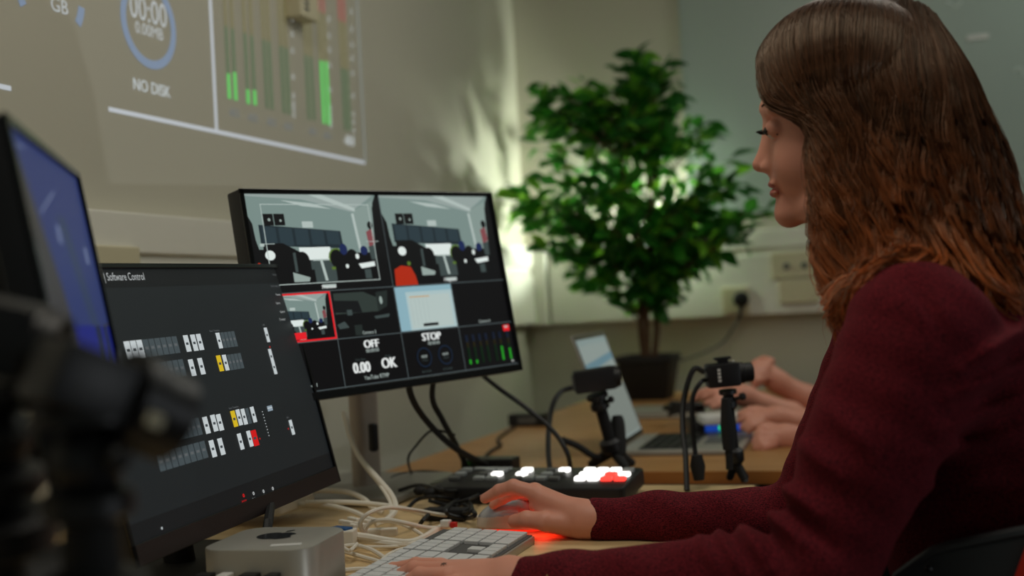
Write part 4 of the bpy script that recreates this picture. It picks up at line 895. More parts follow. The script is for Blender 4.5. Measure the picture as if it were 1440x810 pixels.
# right hand over the mouse (thumb side towards the viewer)
W1 = Yh(832, 731, 1.585)
k2 = [Yh(752, 693, 1.592), Yh(751, 688, 1.612), Yh(754, 690, 1.633), Yh(760, 697, 1.652)]
idx = ([k2[0], Yh(722, 684, 1.592), Yh(702, 690, 1.594), Yh(682, 701, 1.597)], [0.0108, 0.0098, 0.0088, 0.0072])
mid_ = ([k2[1], Yh(722, 694, 1.620), Yh(706, 702, 1.622), Yh(694, 710, 1.624)], [0.0095, 0.0085, 0.0076, 0.0066])
rin = ([k2[2], Yh(728, 701, 1.654), Yh(714, 714, 1.660), Yh(706, 724, 1.660)], [0.0092, 0.0082, 0.0072, 0.0064])
pin = ([k2[3], Yh(738, 712, 1.678), Yh(728, 724, 1.684), Yh(722, 732, 1.684)], [0.0082, 0.0070, 0.0062, 0.0056])
thb = ([Yh(796, 736, 1.575), Yh(766, 733, 1.566), Yh(741, 730, 1.566), Yh(724, 733, 1.574)], [0.0150, 0.0128, 0.0112, 0.0098])
palm = [(Yh(812,722,1.585), k2[0]+(0.004,0,-0.004), 0.019, 0.0115), (Yh(812,724,1.600), k2[1]+(0.004,0,-0.004), 0.019, 0.0115), (Yh(812,728,1.612), k2[2]+(0.004,0,-0.004), 0.018, 0.011), (Yh(812,732,1.622), k2[3]+(0.004,0,-0.004), 0.016, 0.010), (Yh(812,735,1.585), Yh(772,735,1.580), 0.020, 0.014), (Yh(775,728,1.585), Yh(752,712,1.592), 0.012, 0.008), (Yh(800,745,1.60), Yh(775,735,1.63), 0.013, 0.012)]
WC1 = ([Yh(815,729,1.590), W1, Yh(900,730,1.60)], [0.0215, 0.0235, 0.027])
handR = hand([idx, mid_, rin, pin, thb], palm, WC1)
# left hand on the keyboard, the back of the hand up, fingers towards the monitors
W2 = Yh(742, 817, 1.265)
kk = [Yh(618, 797, 1.305), Yh(622, 802, 1.285), Yh(628, 810, 1.266), Yh(638, 820, 1.248)]
fi = ([kk[0], Yh(585, 795, 1.312), Yh(553, 801, 1.316), Yh(526, 808, 1.318)], [0.0105, 0.0090, 0.0082, 0.0070])
fm_ = ([kk[1], Yh(582, 800, 1.290), Yh(556, 812, 1.292), Yh(535, 822, 1.292)], [0.0100, 0.0088, 0.0080, 0.0070])
fr_ = ([kk[2], Yh(590, 808, 1.268), Yh(566, 822, 1.268), Yh(548, 834, 1.268)], [0.0095, 0.0084, 0.0076, 0.0066])
fp_ = ([kk[3], Yh(606, 822, 1.244), Yh(588, 834, 1.240), Yh(574, 844, 1.240)], [0.0085, 0.0074, 0.0066, 0.0060])
ft_ = ([Yh(690, 816, 1.300), Yh(655, 820, 1.325), Yh(625, 822, 1.335), Yh(600, 826, 1.338)], [0.0145, 0.0115, 0.0098, 0.0080])
palm2 = [(Yh(712,808,1.275), kk[0]+(0.004,0,-0.003), 0.0175, 0.0115), (Yh(712,812,1.268), kk[1]+(0.004,0,-0.003), 0.0175, 0.0115), (Yh(712,818,1.260), kk[2]+(0.004,0,-0.003), 0.017, 0.0105), (Yh(712,824,1.252), kk[3]+(0.004,0,-0.003), 0.016, 0.0098), (Yh(715,818,1.28), Yh(680,815,1.30), 0.018, 0.013)]
WC2 = ([Yh(720,812,1.270), W2, Yh(830,822,1.25)], [0.0215, 0.0235, 0.028])
handL = hand([fi, fm_, fr_, fp_, ft_], palm2, WC2)
# --- arms and trunk under the clothes, coarse, reaching into head and hands
SN = at(1290, 468, 1.20); SF = at(1255, 452, 1.52); EN = at(1148, 812, 1.185); EF = at(1130, 735, 1.60)
CHN, HIP = at(1308, 520, 1.37), at(1425, 860, 1.38)
def trunk_fn(X, Y, Z):
    d = chain(X, Y, Z, [WC2[0][2], EN, SN], [0.026, 0.036, 0.045]); d = smin(d, chain(X, Y, Z, [WC1[0][2], EF, SF], [0.026, 0.036, 0.045]), 0.02)
    d = smin(d, capsule(X, Y, Z, CHN, HIP, 0.085, 0.11), 0.04); d = smin(d, capsule(X, Y, Z, SN, SF, 0.045, 0.045), 0.04)
    return smin(d, chain(X, Y, Z, [hp(1280,425), hp(1255,375)], [0.06, 0.052]), 0.03)
trunkm = surface(trunk_fn, np.array((0.85,1.0,0.56)), np.array((1.78,1.85,1.2)), 0.007)
person = thing('person', 'woman with long wavy auburn hair and dark red sweater using mouse and keyboard', 'person', (HIP[0], HIP[1], 0.0))
vs, fs = join([head, handR, handL, trunkm])
body = npmesh('body', vs, fs, [M_skin, M_lip], person)
me = body.data; cen = vs[fs].mean(1)
def nearell(p, c, r): q = p-c; return (q@FA/r[0])**2+(q@LA/r[1])**2+(q@UA/r[2])**2 < 1
lipm = nearell(cen, hp(1088,259.8), (0.0110,0.0175,0.0048)) if False else None
li = np.zeros(len(cen), np.int32)
for c_, r_ in ((hp(1089,260.5), (0.0105, 0.018, 0.0046)), (hp(1090,271.5), (0.0100, 0.016, 0.0058))):
    q = cen-c_; li[((q@FA/r_[0])**2+(q@LA/r_[1])**2+(q@UA/r_[2])**2) < 1] = 1
me.polygons.foreach_set('material_index', li[:len(me.polygons)])
# eyes, lashes, brows, mole, nails, ink
M_eye = mat('eye_white', (205,196,188), 0.25); M_iris = mat('iris_dark', (34,28,24), 0.15); M_lash = mat('lash', (16,12,11), 0.7); M_brow = mat('brow_hair', (70,48,36), 0.8)
for s_ in (1, -1):
    c = hp(1090.5, 182.5, 0.031*s_); e_ = B().ball(c+UA*0.0006, 0.0118).build('eye', M_eye, person, True)
    B().ball(c+FA*0.0078-UA*0.0008+LA*0.0025*s_, 0.0056).build('iris', M_iris, e_, True)
    lash = B(); line = []
    for i in range(9):
        a = R(-52+13*i); line.append(c+FA*0.0138*math.cos(a)+LA*s_*0.0138*math.sin(a)*1.0-UA*(0.0012+0.0010*math.cos(a)))
    lash.tube(crom(line, 3), 0.00085, 6)
    for i, p in enumerate(crom(line, 4)):
        o_ = p-c; o_[2] = 0; o_ /= np.linalg.norm(o_); lash.tube([p, p+o_*0.004-UA*0.0008, p+o_*0.0078+UA*0.0012], [0.0004,0.0003,0.0001], 4)
    lash.build('eyelashes', M_lash, person, True)
    bl = [hp(1075,154,0.010*s_), hp(1074.5,149,0.020*s_), hp(1079,146,0.032*s_), hp(1088,149,0.044*s_)]
    bl = [p+FA*0.0005 for p in bl]; B().tube(crom(bl, 6), [0.0012+0.0016*math.sin(PI*i/18) for i in range(19)], 6, flat=0.6).build('eyebrow', M_brow, person, True)
B().ball(hp(1093,189,0.0445), 0.0011).build('mole', M_brow, person, True)
M_nail = mat('fingernail', (214,150,136), 0.25)
for f_ in (idx, thb, fi):
    a, b = f_[0][-2], f_[0][-1]; d_ = (b-a)/np.linalg.norm(b-a); up_ = UA-d_*(UA@d_); up_ /= np.linalg.norm(up_); r_ = f_[1][-1]
    B().ball((0,0,0), 1.0, (0.0052, 0.0042, 0.0012), 12)
    bb = B(); sd_v = np.cross(d_, up_); base = b+up_*(r_*0.86)+d_*0.001
    bb.ball((0,0,0), 1.0, (1,1,1), 12); bb.v = [tuple(base+d_*v[0]*0.0052+sd_v*v[1]*0.0040+up_*v[2]*0.0012) for v in bb.v]; bb.build('fingernail', M_nail, person, True)
q = Yh(626, 789, 1.30)
# small star shaped ink mark on the back of the left hand
def on_body(p, d_):
    dg = (vs-p); t_ = dg@d_; r2 = (dg*dg).sum(1)-t_*t_; m_ = r2 < 0.000009
    return vs[m_][np.argmin(t_[m_])] if m_.any() else p
rdir = (np.array(at(622,790,1.3))-CAM); rdir /= np.linalg.norm(rdir); ps = on_body(CAM, rdir); ik = B()
for k in range(3):
    a = R(10+60*k); v_ = FA*math.cos(a)+np.array((0,1,0.3))*math.sin(a); ik.tube([ps-v_*0.0038-UA*0.0002, ps+UA*0.0006-rdir*0.0004, ps+v_*0.0038-UA*0.0002], 0.0004, 5)
ik.build('hand_tattoo', mat('ink_green', (60,70,60), 0.7), person, True)

# --- sweater
M_sw = bpy.data.materials.new('burgundy_knit'); M_sw.use_nodes = True; nt = M_sw.node_tree; b = nt.nodes['Principled BSDF']
tc = nt.nodes.new('ShaderNodeTexCoord'); n1 = nt.nodes.new('ShaderNodeTexNoise'); n1.inputs['Scale'].default_value = 420; n1.inputs['Detail'].default_value = 3
mp = nt.nodes.new('ShaderNodeMapping'); mp.inputs['Scale'].default_value = (1, 1, 2.4); nt.links.new(tc.outputs['Object'], mp.inputs[0]); nt.links.new(mp.outputs[0], n1.inputs['Vector'])
cr = nt.nodes.new('ShaderNodeValToRGB'); cr.color_ramp.elements[0].position = 0.35; cr.color_ramp.elements[1].position = 0.68; cr.color_ramp.elements[0].color = (*lin((50,11,18)), 1); cr.color_ramp.elements[1].color = (*lin((124,32,42)), 1)
nt.links.new(n1.outputs['Fac'], cr.inputs[0]); nt.links.new(cr.outputs[0], b.inputs['Base Color']); b.inputs['Roughness'].default_value = 0.92; b.inputs['Specular IOR Level'].default_value = 0.15
b.inputs['Sheen Weight'].default_value = 0.12; b.inputs['Sheen Roughness'].default_value = 0.6; b.inputs['Sheen Tint'].default_value = (*lin((190,90,100)), 1)
bp = nt.nodes.new('ShaderNodeBump'); bp.inputs['Strength'].default_value = 0.5; bp.inputs['Distance'].default_value = 0.0012; nt.links.new(n1.outputs['Fac'], bp.inputs['Height']); nt.links.new(bp.outputs[0], b.inputs['Normal'])
def picxy(X, Y, Z):
    dx, dy, dz = X-CAM[0], Y-CAM[1], Z-CAM[2]; z = dx*FW[0]+dy*FW[1]+dz*FW[2]
    return 720+FPX*(dx*RT[0]+dy*RT[1]+dz*RT[2])/z, 405-FPX*(dx*UP[0]+dy*UP[1]+dz*UP[2])/z, z
def seg2(u, v, a, b):
    ax, ay = a; bx, by = b; L = (bx-ax)**2+(by-ay)**2; t = np.clip(((u-ax)*(bx-ax)+(v-ay)*(by-ay))/L, 0, 1)
    return np.sqrt((u-ax-(bx-ax)*t)**2+(v-ay-(by-ay)*t)**2), t
folds = [((1072,664),(1150,722),10,0.0101),((1086,692),(1170,770),9,-0.0081),((1050,694),(1128,764),10,0.0121),((1062,722),(1110,790),8,-0.0081),((1030,716),(1082,800),10,0.0108),((1004,732),(1044,805),9,0.0095),((1018,740),(1050,800),6,-0.0068),((978,744),(1006,800),9,0.0068),((1110,610),(1180,672),12,0.0068),((1150,560),(1230,640),14,0.0054),
         ((1352,520),(1470,445),12,0.0121),((1335,560),(1470,500),12,0.0121),((1320,610),(1470,545),13,0.0121),((1305,640),(1470,600),12,0.0095),((1280,395),(1322,460),9,-0.0054),((1300,690),(1400,668),10,0.0054),((1000,700),(1035,712),8,0.0027)]
CU1, CU2 = Yh(829, 731, 1.588), Yh(733, 819, 1.266)
def sweater_fn(X, Y, Z):
    arm = chain(X, Y, Z, [CU2, Yh(800,824,1.25), EN, SN+(SN-EN)*-0.5*0+0, ], [0.0285, 0.034, 0.052, 0.066], 0.02)
    mid = (EN+SN)/2; arm = smin(arm, capsule(X, Y, Z, mid, SN, 0.060, 0.066), 0.02)
    far = chain(X, Y, Z, [CU1, Yh(930,729,1.60), EF, SF], [0.0285, 0.033, 0.050, 0.062], 0.02)
    d = smin(capsule(X, Y, Z, CHN+LA*0.05, HIP+LA*0.05, 0.098, 0.118), capsule(X, Y, Z, CHN-LA*0.05, HIP-LA*0.05, 0.098, 0.118), 0.05)
    d = smin(d, capsule(X, Y, Z, at(1245,600,1.30), at(1245,600,1.44), 0.075, 0.075), 0.04)
    d = smin(d, capsule(X, Y, Z, SN+(0.01,0,-0.005), SF+(0.01,0,-0.005), 0.058, 0.058), 0.05)
    d = smin(d, capsule(X, Y, Z, at(1380,520,1.28), at(1470,700,1.30), 0.09, 0.11), 0.05)
    d = smin(d, capsule(X, Y, Z, hp(1285,430), hp(1265,395), 0.062, 0.058), 0.03)
    d = smin(d, arm, 0.022); d = smin(d, far, 0.022)
    u, v, z = picxy(X, Y, Z); near = z < 1.42
    for a, b, w_, amp in folds:
        q, t_ = seg2(u, v, a, b); d = d-np.where(near, amp*np.exp(-(q/w_)**2)*np.sin(PI*np.clip(t_, 0.08, 0.92))**0.6, 0)
    d = d-0.0016*np.sin(X*70+Z*46)*np.sin(Y*60+Z*75)
    # sleeves end at the cuffs
    for c_, p_ in ((CU1, Yh(900,730,1.60)), (CU2, Yh(800,822,1.25))):
        ax = (p_-c_)/np.linalg.norm(p_-c_); s_ = (X-c_[0])*ax[0]+(Y-c_[1])*ax[1]+(Z-c_[2])*ax[2]; r2 = np.sqrt((X-c_[0])**2+(Y-c_[1])**2+(Z-c_[2])**2)
        d = np.where(r2 < 0.07, smax(d, -s_, 0.004), d)
    return d
sv, sf = surface(sweater_fn, np.array((0.80,0.98,0.58)), np.array((1.84,1.90,1.22)), 0.0036)
npmesh('sweater', sv, sf, M_sw, person)
# thin beige hair tie on the near sleeve
ax = Yh(830,822,1.25)-CU2; ax /= np.linalg.norm(ax); wc = Yh(792,823,1.252); u1 = np.cross(ax, UA); u1 /= np.linalg.norm(u1); u2 = np.cross(u1, ax)
B().tube([wc+(u1*math.cos(2*PI*i/28)+u2*math.sin(2*PI*i/28))*0.0365 for i in range(29)], 0.0016, 8).build('wrist_band', mat('beige_elastic', (186,158,104), 0.6), person, True)
# trousers and shoes below the desk
M_tr = mat('dark_trousers', (26,27,34), 0.9)
def legs_fn(X, Y, Z):
    d = None
    for s_ in (1, -1):
        hpj = np.array((HIP[0], HIP[1], 0.60))+LA*0.08*s_; kn = hpj+FA*0.40+np.array((0,0,-0.06)); an = kn+FA*0.02-UA*0.43
        e = chain(X, Y, Z, [hpj, kn, an], [0.085, 0.062, 0.042], 0.03); d = e if d is None else smin(d, e, 0.03)
    return smin(d, capsule(X, Y, Z, np.array((HIP[0], HIP[1], 0.62))+LA*0.06, np.array((HIP[0], HIP[1], 0.62))-LA*0.06, 0.115, 0.115), 0.04)
npmesh('trousers', *surface(legs_fn, np.array((0.80,1.05,0.05)), np.array((1.70,1.75,0.76)), 0.011), M_tr, person)
for s_ in (1, -1):
    an = np.array((HIP[0], HIP[1], 0.60))+LA*0.08*s_+FA*0.42-UA*0.49
    B().ball((an[0]+FA[0]*0.06, an[1]+FA[1]*0.06, 0.04), 0.04, (3.0, 1.0, 0.95), 16).build('shoe', M_blackm, person, True)

# ------------------------------------------------------------------ hair: wavy locks of fine strands
gd = [  # guide lines over the near side, from the parting to the tips (measured), with how far out they lie
 ([(1084,62),(1072,88),(1073,122),(1086,150),(1112,163),(1142,174),(1143,215),(1146,262),(1150,320),(1158,380),(1172,425),(1184,456)], [0.0,.030,.045,.055,.062,.068,.075,.080,.085,.092,.10,.105]),
 ([(1120,28),(1096,62),(1096,112),(1118,150),(1150,185),(1156,235),(1159,285),(1162,340),(1166,395),(1182,435),(1196,452)], [0.0,.035,.055,.066,.076,.084,.088,.092,.098,.108,.115]),
 ([(1168,10),(1146,55),(1148,115),(1166,175),(1178,235),(1180,290),(1186,345),(1192,395),(1190,430),(1180,452)], [0.0,.045,.070,.080,.088,.094,.098,.106,.118,.12]),
 ([(1212,3),(1198,55),(1203,120),(1215,185),(1222,245),(1222,300),(1216,350),(1200,395),(1184,430)], [0.0,.050,.076,.086,.094,.100,.106,.120,.130]),
 ([(1250,1),(1250,55),(1258,120),(1265,190),(1268,255),(1264,310),(1258,355),(1236,388),(1208,408)], [0.0,.052,.078,.088,.096,.102,.112,.135,.148]),
 ([(1280,5),(1295,60),(1305,125),(1312,195),(1316,260),(1312,315),(1316,355),(1300,376),(1262,385)], [0.0,.050,.076,.086,.094,.102,.118,.150,.162]),
 ([(1298,12),(1322,66),(1340,130),(1352,200),(1358,265),(1360,325),(1376,372),(1400,405),(1425,450)], [0.0,.044,.066,.076,.084,.094,.112,.125,.115]),
 ([(1308,20),(1340,72),(1364,130),(1384,195),(1398,260),(1404,320),(1420,380),(1440,435),(1450,490)], [0.0,.034,.050,.058,.064,.072,.080,.082,.08]),
 ([(1312,24),(1350,82),(1378,138),(1404,195),(1424,245),(1436,300),(1452,360),(1470,425),(1480,500)], [0.0,.014,.018,.020,.022,.025,.028,.03,.03])]
NS = 26
def resample(P, n):
    P = np.array(crom(P, 6)); s = np.r_[0, np.cumsum(np.linalg.norm(np.diff(P, axis=0), axis=1))]; t = np.linspace(0, s[-1], n); return np.stack([np.interp(t, s, P[:, i]) for i in range(3)], 1)
def guides(side):
    o = []
    for pts, ls in gd:
        W_ = [hp(x, y, l) for (x, y), l in zip(pts, ls)]
        if side < 0: W_ = [p-LA*2*((p-HC)@LA) for p in [hp(x, y, l*1.0) for (x, y), l in zip(pts, ls)]]
        o.append(resample(W_, NS))
    return np.array(o)
Gs = {1: guides(1), -1: guides(-1)}
def lookup(side, g):
    Gd = Gs[side]; g = min(max(g, 0), len(Gd)-1.001); i = int(g); f = g-i
    a = Gd[max(i-1, 0)]; b = Gd[i]; c = Gd[i+1]; d = Gd[min(i+2, len(Gd)-1)]
    return 0.5*((2*b)+(c-a)*f+(2*a-5*b+4*c-d)*f*f+(3*b-a-3*c+d)*f**3)
hv = []; hf = []; ht = []; nv = 0
sarr = np.linspace(0, 1, NS)
def strand(P, r0, tint):
    global nv
    T = np.gradient(P, axis=0); T /= np.linalg.norm(T, axis=1)[:, None]+1e-9
    A = np.cross(T, UA+FA*0.3); A /= np.linalg.norm(A, axis=1)[:, None]+1e-9; Bn = np.cross(T, A)
    rr = (r0*(1-0.75*sarr[:len(P)]**3))[:, None]
    ring = np.stack([P+(A*math.cos(a)+Bn*math.sin(a))*rr for a in (0, 2.094, 4.189)], 1).reshape(-1, 3)
    hv.append(ring); n = len(P); base = nv+np.arange(n-1)[:, None]*3
    q = np.concatenate([np.concatenate([base+k, base+(k+1) % 3, base+3+(k+1) % 3, base+3+k], 1) for k in range(3)]); hf.append(q)
    ht.append(np.repeat(np.clip(tint+sarr*0, 0, 1), 3)); hs_.append(np.repeat(sarr, 3)); nv += n*3
hs_ = []
hr_ = np.random.default_rng(4)
def outward(P):    # direction away from the head axis, horizontally
    c = HC+FA*0.0-FA*0.02; o = P-c; o[:, 2] *= 0.3; return o/(np.linalg.norm(o, axis=1)[:, None]+1e-9)
def offskull(P, m_):
    q = P-SKC; f = np.stack([q@FA, q@LA, q@UA], 1); k = np.sqrt(((f/(np.array(SKR)+m_))**2).sum(1)); s_ = np.where(k < 1, 1/np.maximum(k, 0.3), 1.0); return SKC+q*s_[:, None]
for side, nl in ((1, 430), (-1, 150)):
    for L_ in range(nl):
        g0 = hr_.uniform(0, 8.0) if L_ > 50 else hr_.uniform(0, 2.5)
        base = lookup(side, g0).copy(); O_ = outward(base.copy()); T = np.gradient(base, axis=0); T /= np.linalg.norm(T, axis=1)[:, None]; S_ = np.cross(O_, T)
        lay = hr_.uniform(-0.016, 0.004); wl = hr_.uniform(0.085, 0.125); ph = hr_.uniform(0, 2*PI)*0.22+g0*1.1; amp = hr_.uniform(0.008, 0.017)
        sl = np.r_[0, np.cumsum(np.linalg.norm(np.diff(base, axis=0), axis=1))]
        env = np.clip((sarr-0.2)/0.5, 0, 1)**1.2
        wav = np.sin(sl/wl*2*PI+ph); wav2 = np.cos(sl/wl*2*PI+ph)
        cen_ = base+S_*(amp*env*wav)[:, None]+O_*((lay*np.clip(sarr*5, 0, 1))+amp*0.35*env*wav2)[:, None]
        endk = hr_.uniform(0.86, 1.0); curl = hr_.normal(0, 0.012)
        cen_ = cen_+S_*(curl*np.clip((sarr-0.75)/0.25, 0, 1)**2)[:, None]
        tl_ = hr_.uniform(0.0, 1.0); wr = hr_.uniform(0.0045, 0.009)
        for k in range(26 if side > 0 else 16):
            a = hr_.uniform(0, 2*PI); rr_ = math.sqrt(hr_.random())*wr; spread = 1.0+0.25*np.sin(PI*np.clip(sarr*1.05, 0, 1))-0.80*sarr**3
            tw_ = a+sarr*hr_.uniform(-1.5, 1.5)
            P = cen_+(S_*(np.cos(tw_)*rr_*spread)[:, None]+O_*(np.sin(tw_)*rr_*0.55*spread)[:, None])
            if hr_.random() < 0.06: P = P+S_*(hr_.normal(0, 0.006)*sarr**1.5)[:, None]+O_*(abs(hr_.normal(0, 0.006))*sarr)[:, None]
            P = offskull(P, 0.003+0.010*hr_.random()); strand(P, 0.00045, 0.72*tl_+0.28*hr_.random())
V_ = np.concatenate(hv); Fq = np.concatenate(hf)
tint = np.concatenate(ht); along = np.concatenate(hs_)
# soft under layer of the same hair so that no skin shows between the locks
uv_ = []; uf_ = []
for side in (1, -1):
    n0 = len(uv_); gg = np.linspace(0.35, 7.9, 30)
    for g in gg:
        P = lookup(side, g); O_ = outward(P.copy()); P = P-O_*(0.022*np.clip(sarr*4, 0, 1))[:, None]; P = offskull(P, 0.0025); uv_ += [tuple(p) for p in P[:23]]
    for i in range(29):
        for j in range(22): a = n0+i*23+j; uf_.append((a, a+1, a+24, a+23))
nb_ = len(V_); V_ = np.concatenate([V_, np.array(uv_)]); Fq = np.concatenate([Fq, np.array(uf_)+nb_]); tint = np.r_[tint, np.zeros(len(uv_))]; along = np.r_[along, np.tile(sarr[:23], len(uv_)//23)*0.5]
M_hair = bpy.data.materials.new('auburn_hair'); M_hair.use_nodes = True; nt = M_hair.node_tree; b = nt.nodes['Principled BSDF']
a1 = nt.nodes.new('ShaderNodeAttribute'); a1.attribute_name = 'along'; a2 = nt.nodes.new('ShaderNodeAttribute'); a2.attribute_name = 'tint'
c1 = nt.nodes.new('ShaderNodeValToRGB'); e = c1.color_ramp.elements; e[0].color = (*lin((62,44,33)), 1); e[1].color = (*lin((200,114,60)), 1); e_ = e.new(0.45); e_.color = (*lin((98,60,37)), 1); e_ = e.new(0.75); e_.color = (*lin((150,84,44)), 1)
nt.links.new(a1.outputs['Fac'], c1.inputs[0])
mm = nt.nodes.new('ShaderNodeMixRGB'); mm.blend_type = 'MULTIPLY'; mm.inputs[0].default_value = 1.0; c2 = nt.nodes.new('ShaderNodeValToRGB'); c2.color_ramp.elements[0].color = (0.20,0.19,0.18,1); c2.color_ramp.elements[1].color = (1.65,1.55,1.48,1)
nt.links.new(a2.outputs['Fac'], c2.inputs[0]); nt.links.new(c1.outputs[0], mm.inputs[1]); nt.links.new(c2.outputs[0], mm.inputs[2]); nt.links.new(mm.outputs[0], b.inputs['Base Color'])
b.inputs['Roughness'].default_value = 0.36; b.inputs['Specular IOR Level'].default_value = 0.65; b.inputs['Specular Tint'].default_value = (1.0, 0.78, 0.55, 1)
ho = npmesh('hair', V_, Fq, M_hair, person); me = ho.data
for nm, arr in (('tint', tint), ('along', along)):
    a_ = me.attributes.new(nm, 'FLOAT', 'POINT'); a_.data.foreach_set('value', arr[:len(me.vertices)].astype(np.float32))

# ------------------------------------------------------------------ her chair
ch = thing('shell_chair', 'dark grey plastic shell chair the woman sits in', 'chair', (HIP[0], HIP[1], 0))
M_chair = mat('chair_plastic', (66,68,70), 0.42, var=0.08)
hc2 = np.array((HIP[0], HIP[1], 0.0)); keys_ = [(-38,.700),(-30,.765),(-20,.797),(-5,.815),(8,.826),(20,.850),(40,.885),(90,.90),(140,.885),(165,.845),(190,.81),(205,.775),(215,.70)]
def ctop(a): return float(np.interp(a, [k[0] for k in keys_], [k[1] for k in keys_]))
def cpos(a, off, z):
    k = (z-0.46)/0.42; r1 = 0.205+0.012*k+off; r2 = 0.215+0.05*k+off; return hc2+LA*math.cos(R(a))*r1-FA*math.sin(R(a))*r2+UA*z
sh = B(); A_ = list(np.linspace(-38, 215, 60)); N_ = 12; vs_ = []
for a in A_:
    tz_ = ctop(a)
    for off in (0.0, 0.007):
        for j in range(N_): vs_.append(cpos(a, off, 0.47+(tz_-0.47)*j/(N_-1)))
fs_ = []; W2_ = 2*N_
for i in range(len(A_)-1):
    for j in range(N_-1):
        a = i*W2_+j; fs_ += [(a, a+1, a+W2_+1, a+W2_), (a+N_, a+N_+W2_, a+N_+W2_+1, a+N_+1)]
    fs_ += [(i*W2_+N_-1, i*W2_+2*N_-1, (i+1)*W2_+2*N_-1, (i+1)*W2_+N_-1)]
sh.add(vs_, fs_); sh.build('backrest_shell', M_chair, ch, True)
B().tube([cpos(a, 0.0035, ctop(a)) for a in A_], 0.0062, 8).build('rim', M_chair, ch, True)
B().rbox(hc2+UA*0.462+FA*0.06, 0.46, 0.44, 0.03, 0.09, (tuple(FA), tuple(LA), (0,0,1)), top=0.01).build('seat', M_chair, ch, True)
q = hit(1306, 800, LA, hc2+LA*0.222); B().ball(q, 0.004).build('rivet', M_black, ch, True)
for sx in (1, -1):
    for sy in (1, -1): B().tube([hc2+FA*0.16*sx+LA*0.17*sy+UA*0.45, hc2+FA*0.22*sx+LA*0.23*sy+UA*0.01], [0.012, 0.010], 10).build('leg', M_metal, ch, True)
# red garment draped around the back of that chair, under its rim
jv = []; jf = []; NJ, MJ = 70, 22
for i in range(NJ):
    for j in range(MJ):
        v_ = j/(MJ-1); a = (-1.5-10*min(1, v_*3.2))+(184-0)*i/(NJ-1); zt = min(ctop(a), ctop(max(a, 4)))-0.010
        z_ = zt-0.34*v_*(1+0.05*math.sin(i*0.5)); jv.append(cpos(a, 0.018+0.006*math.sin(i*0.9+v_*3)*min(1, v_*4)+0.008*v_, max(z_, 0.47)) if z_ > 0.47 else cpos(a, 0.026+0.006*math.sin(i*0.9), z_))
jf = [(i*MJ+j, i*MJ+j+1, (i+1)*MJ+j+1, (i+1)*MJ+j) for i in range(NJ-1) for j in range(MJ-1)]
b_ = B(); b_.add(jv, jf); o = b_.build('jacket', M_red, None, True); md = o.modifiers.new('thickness', 'SOLIDIFY'); md.thickness = 0.005
tag(o, 'orange red garment draped around the back of the shell chair', 'garment')

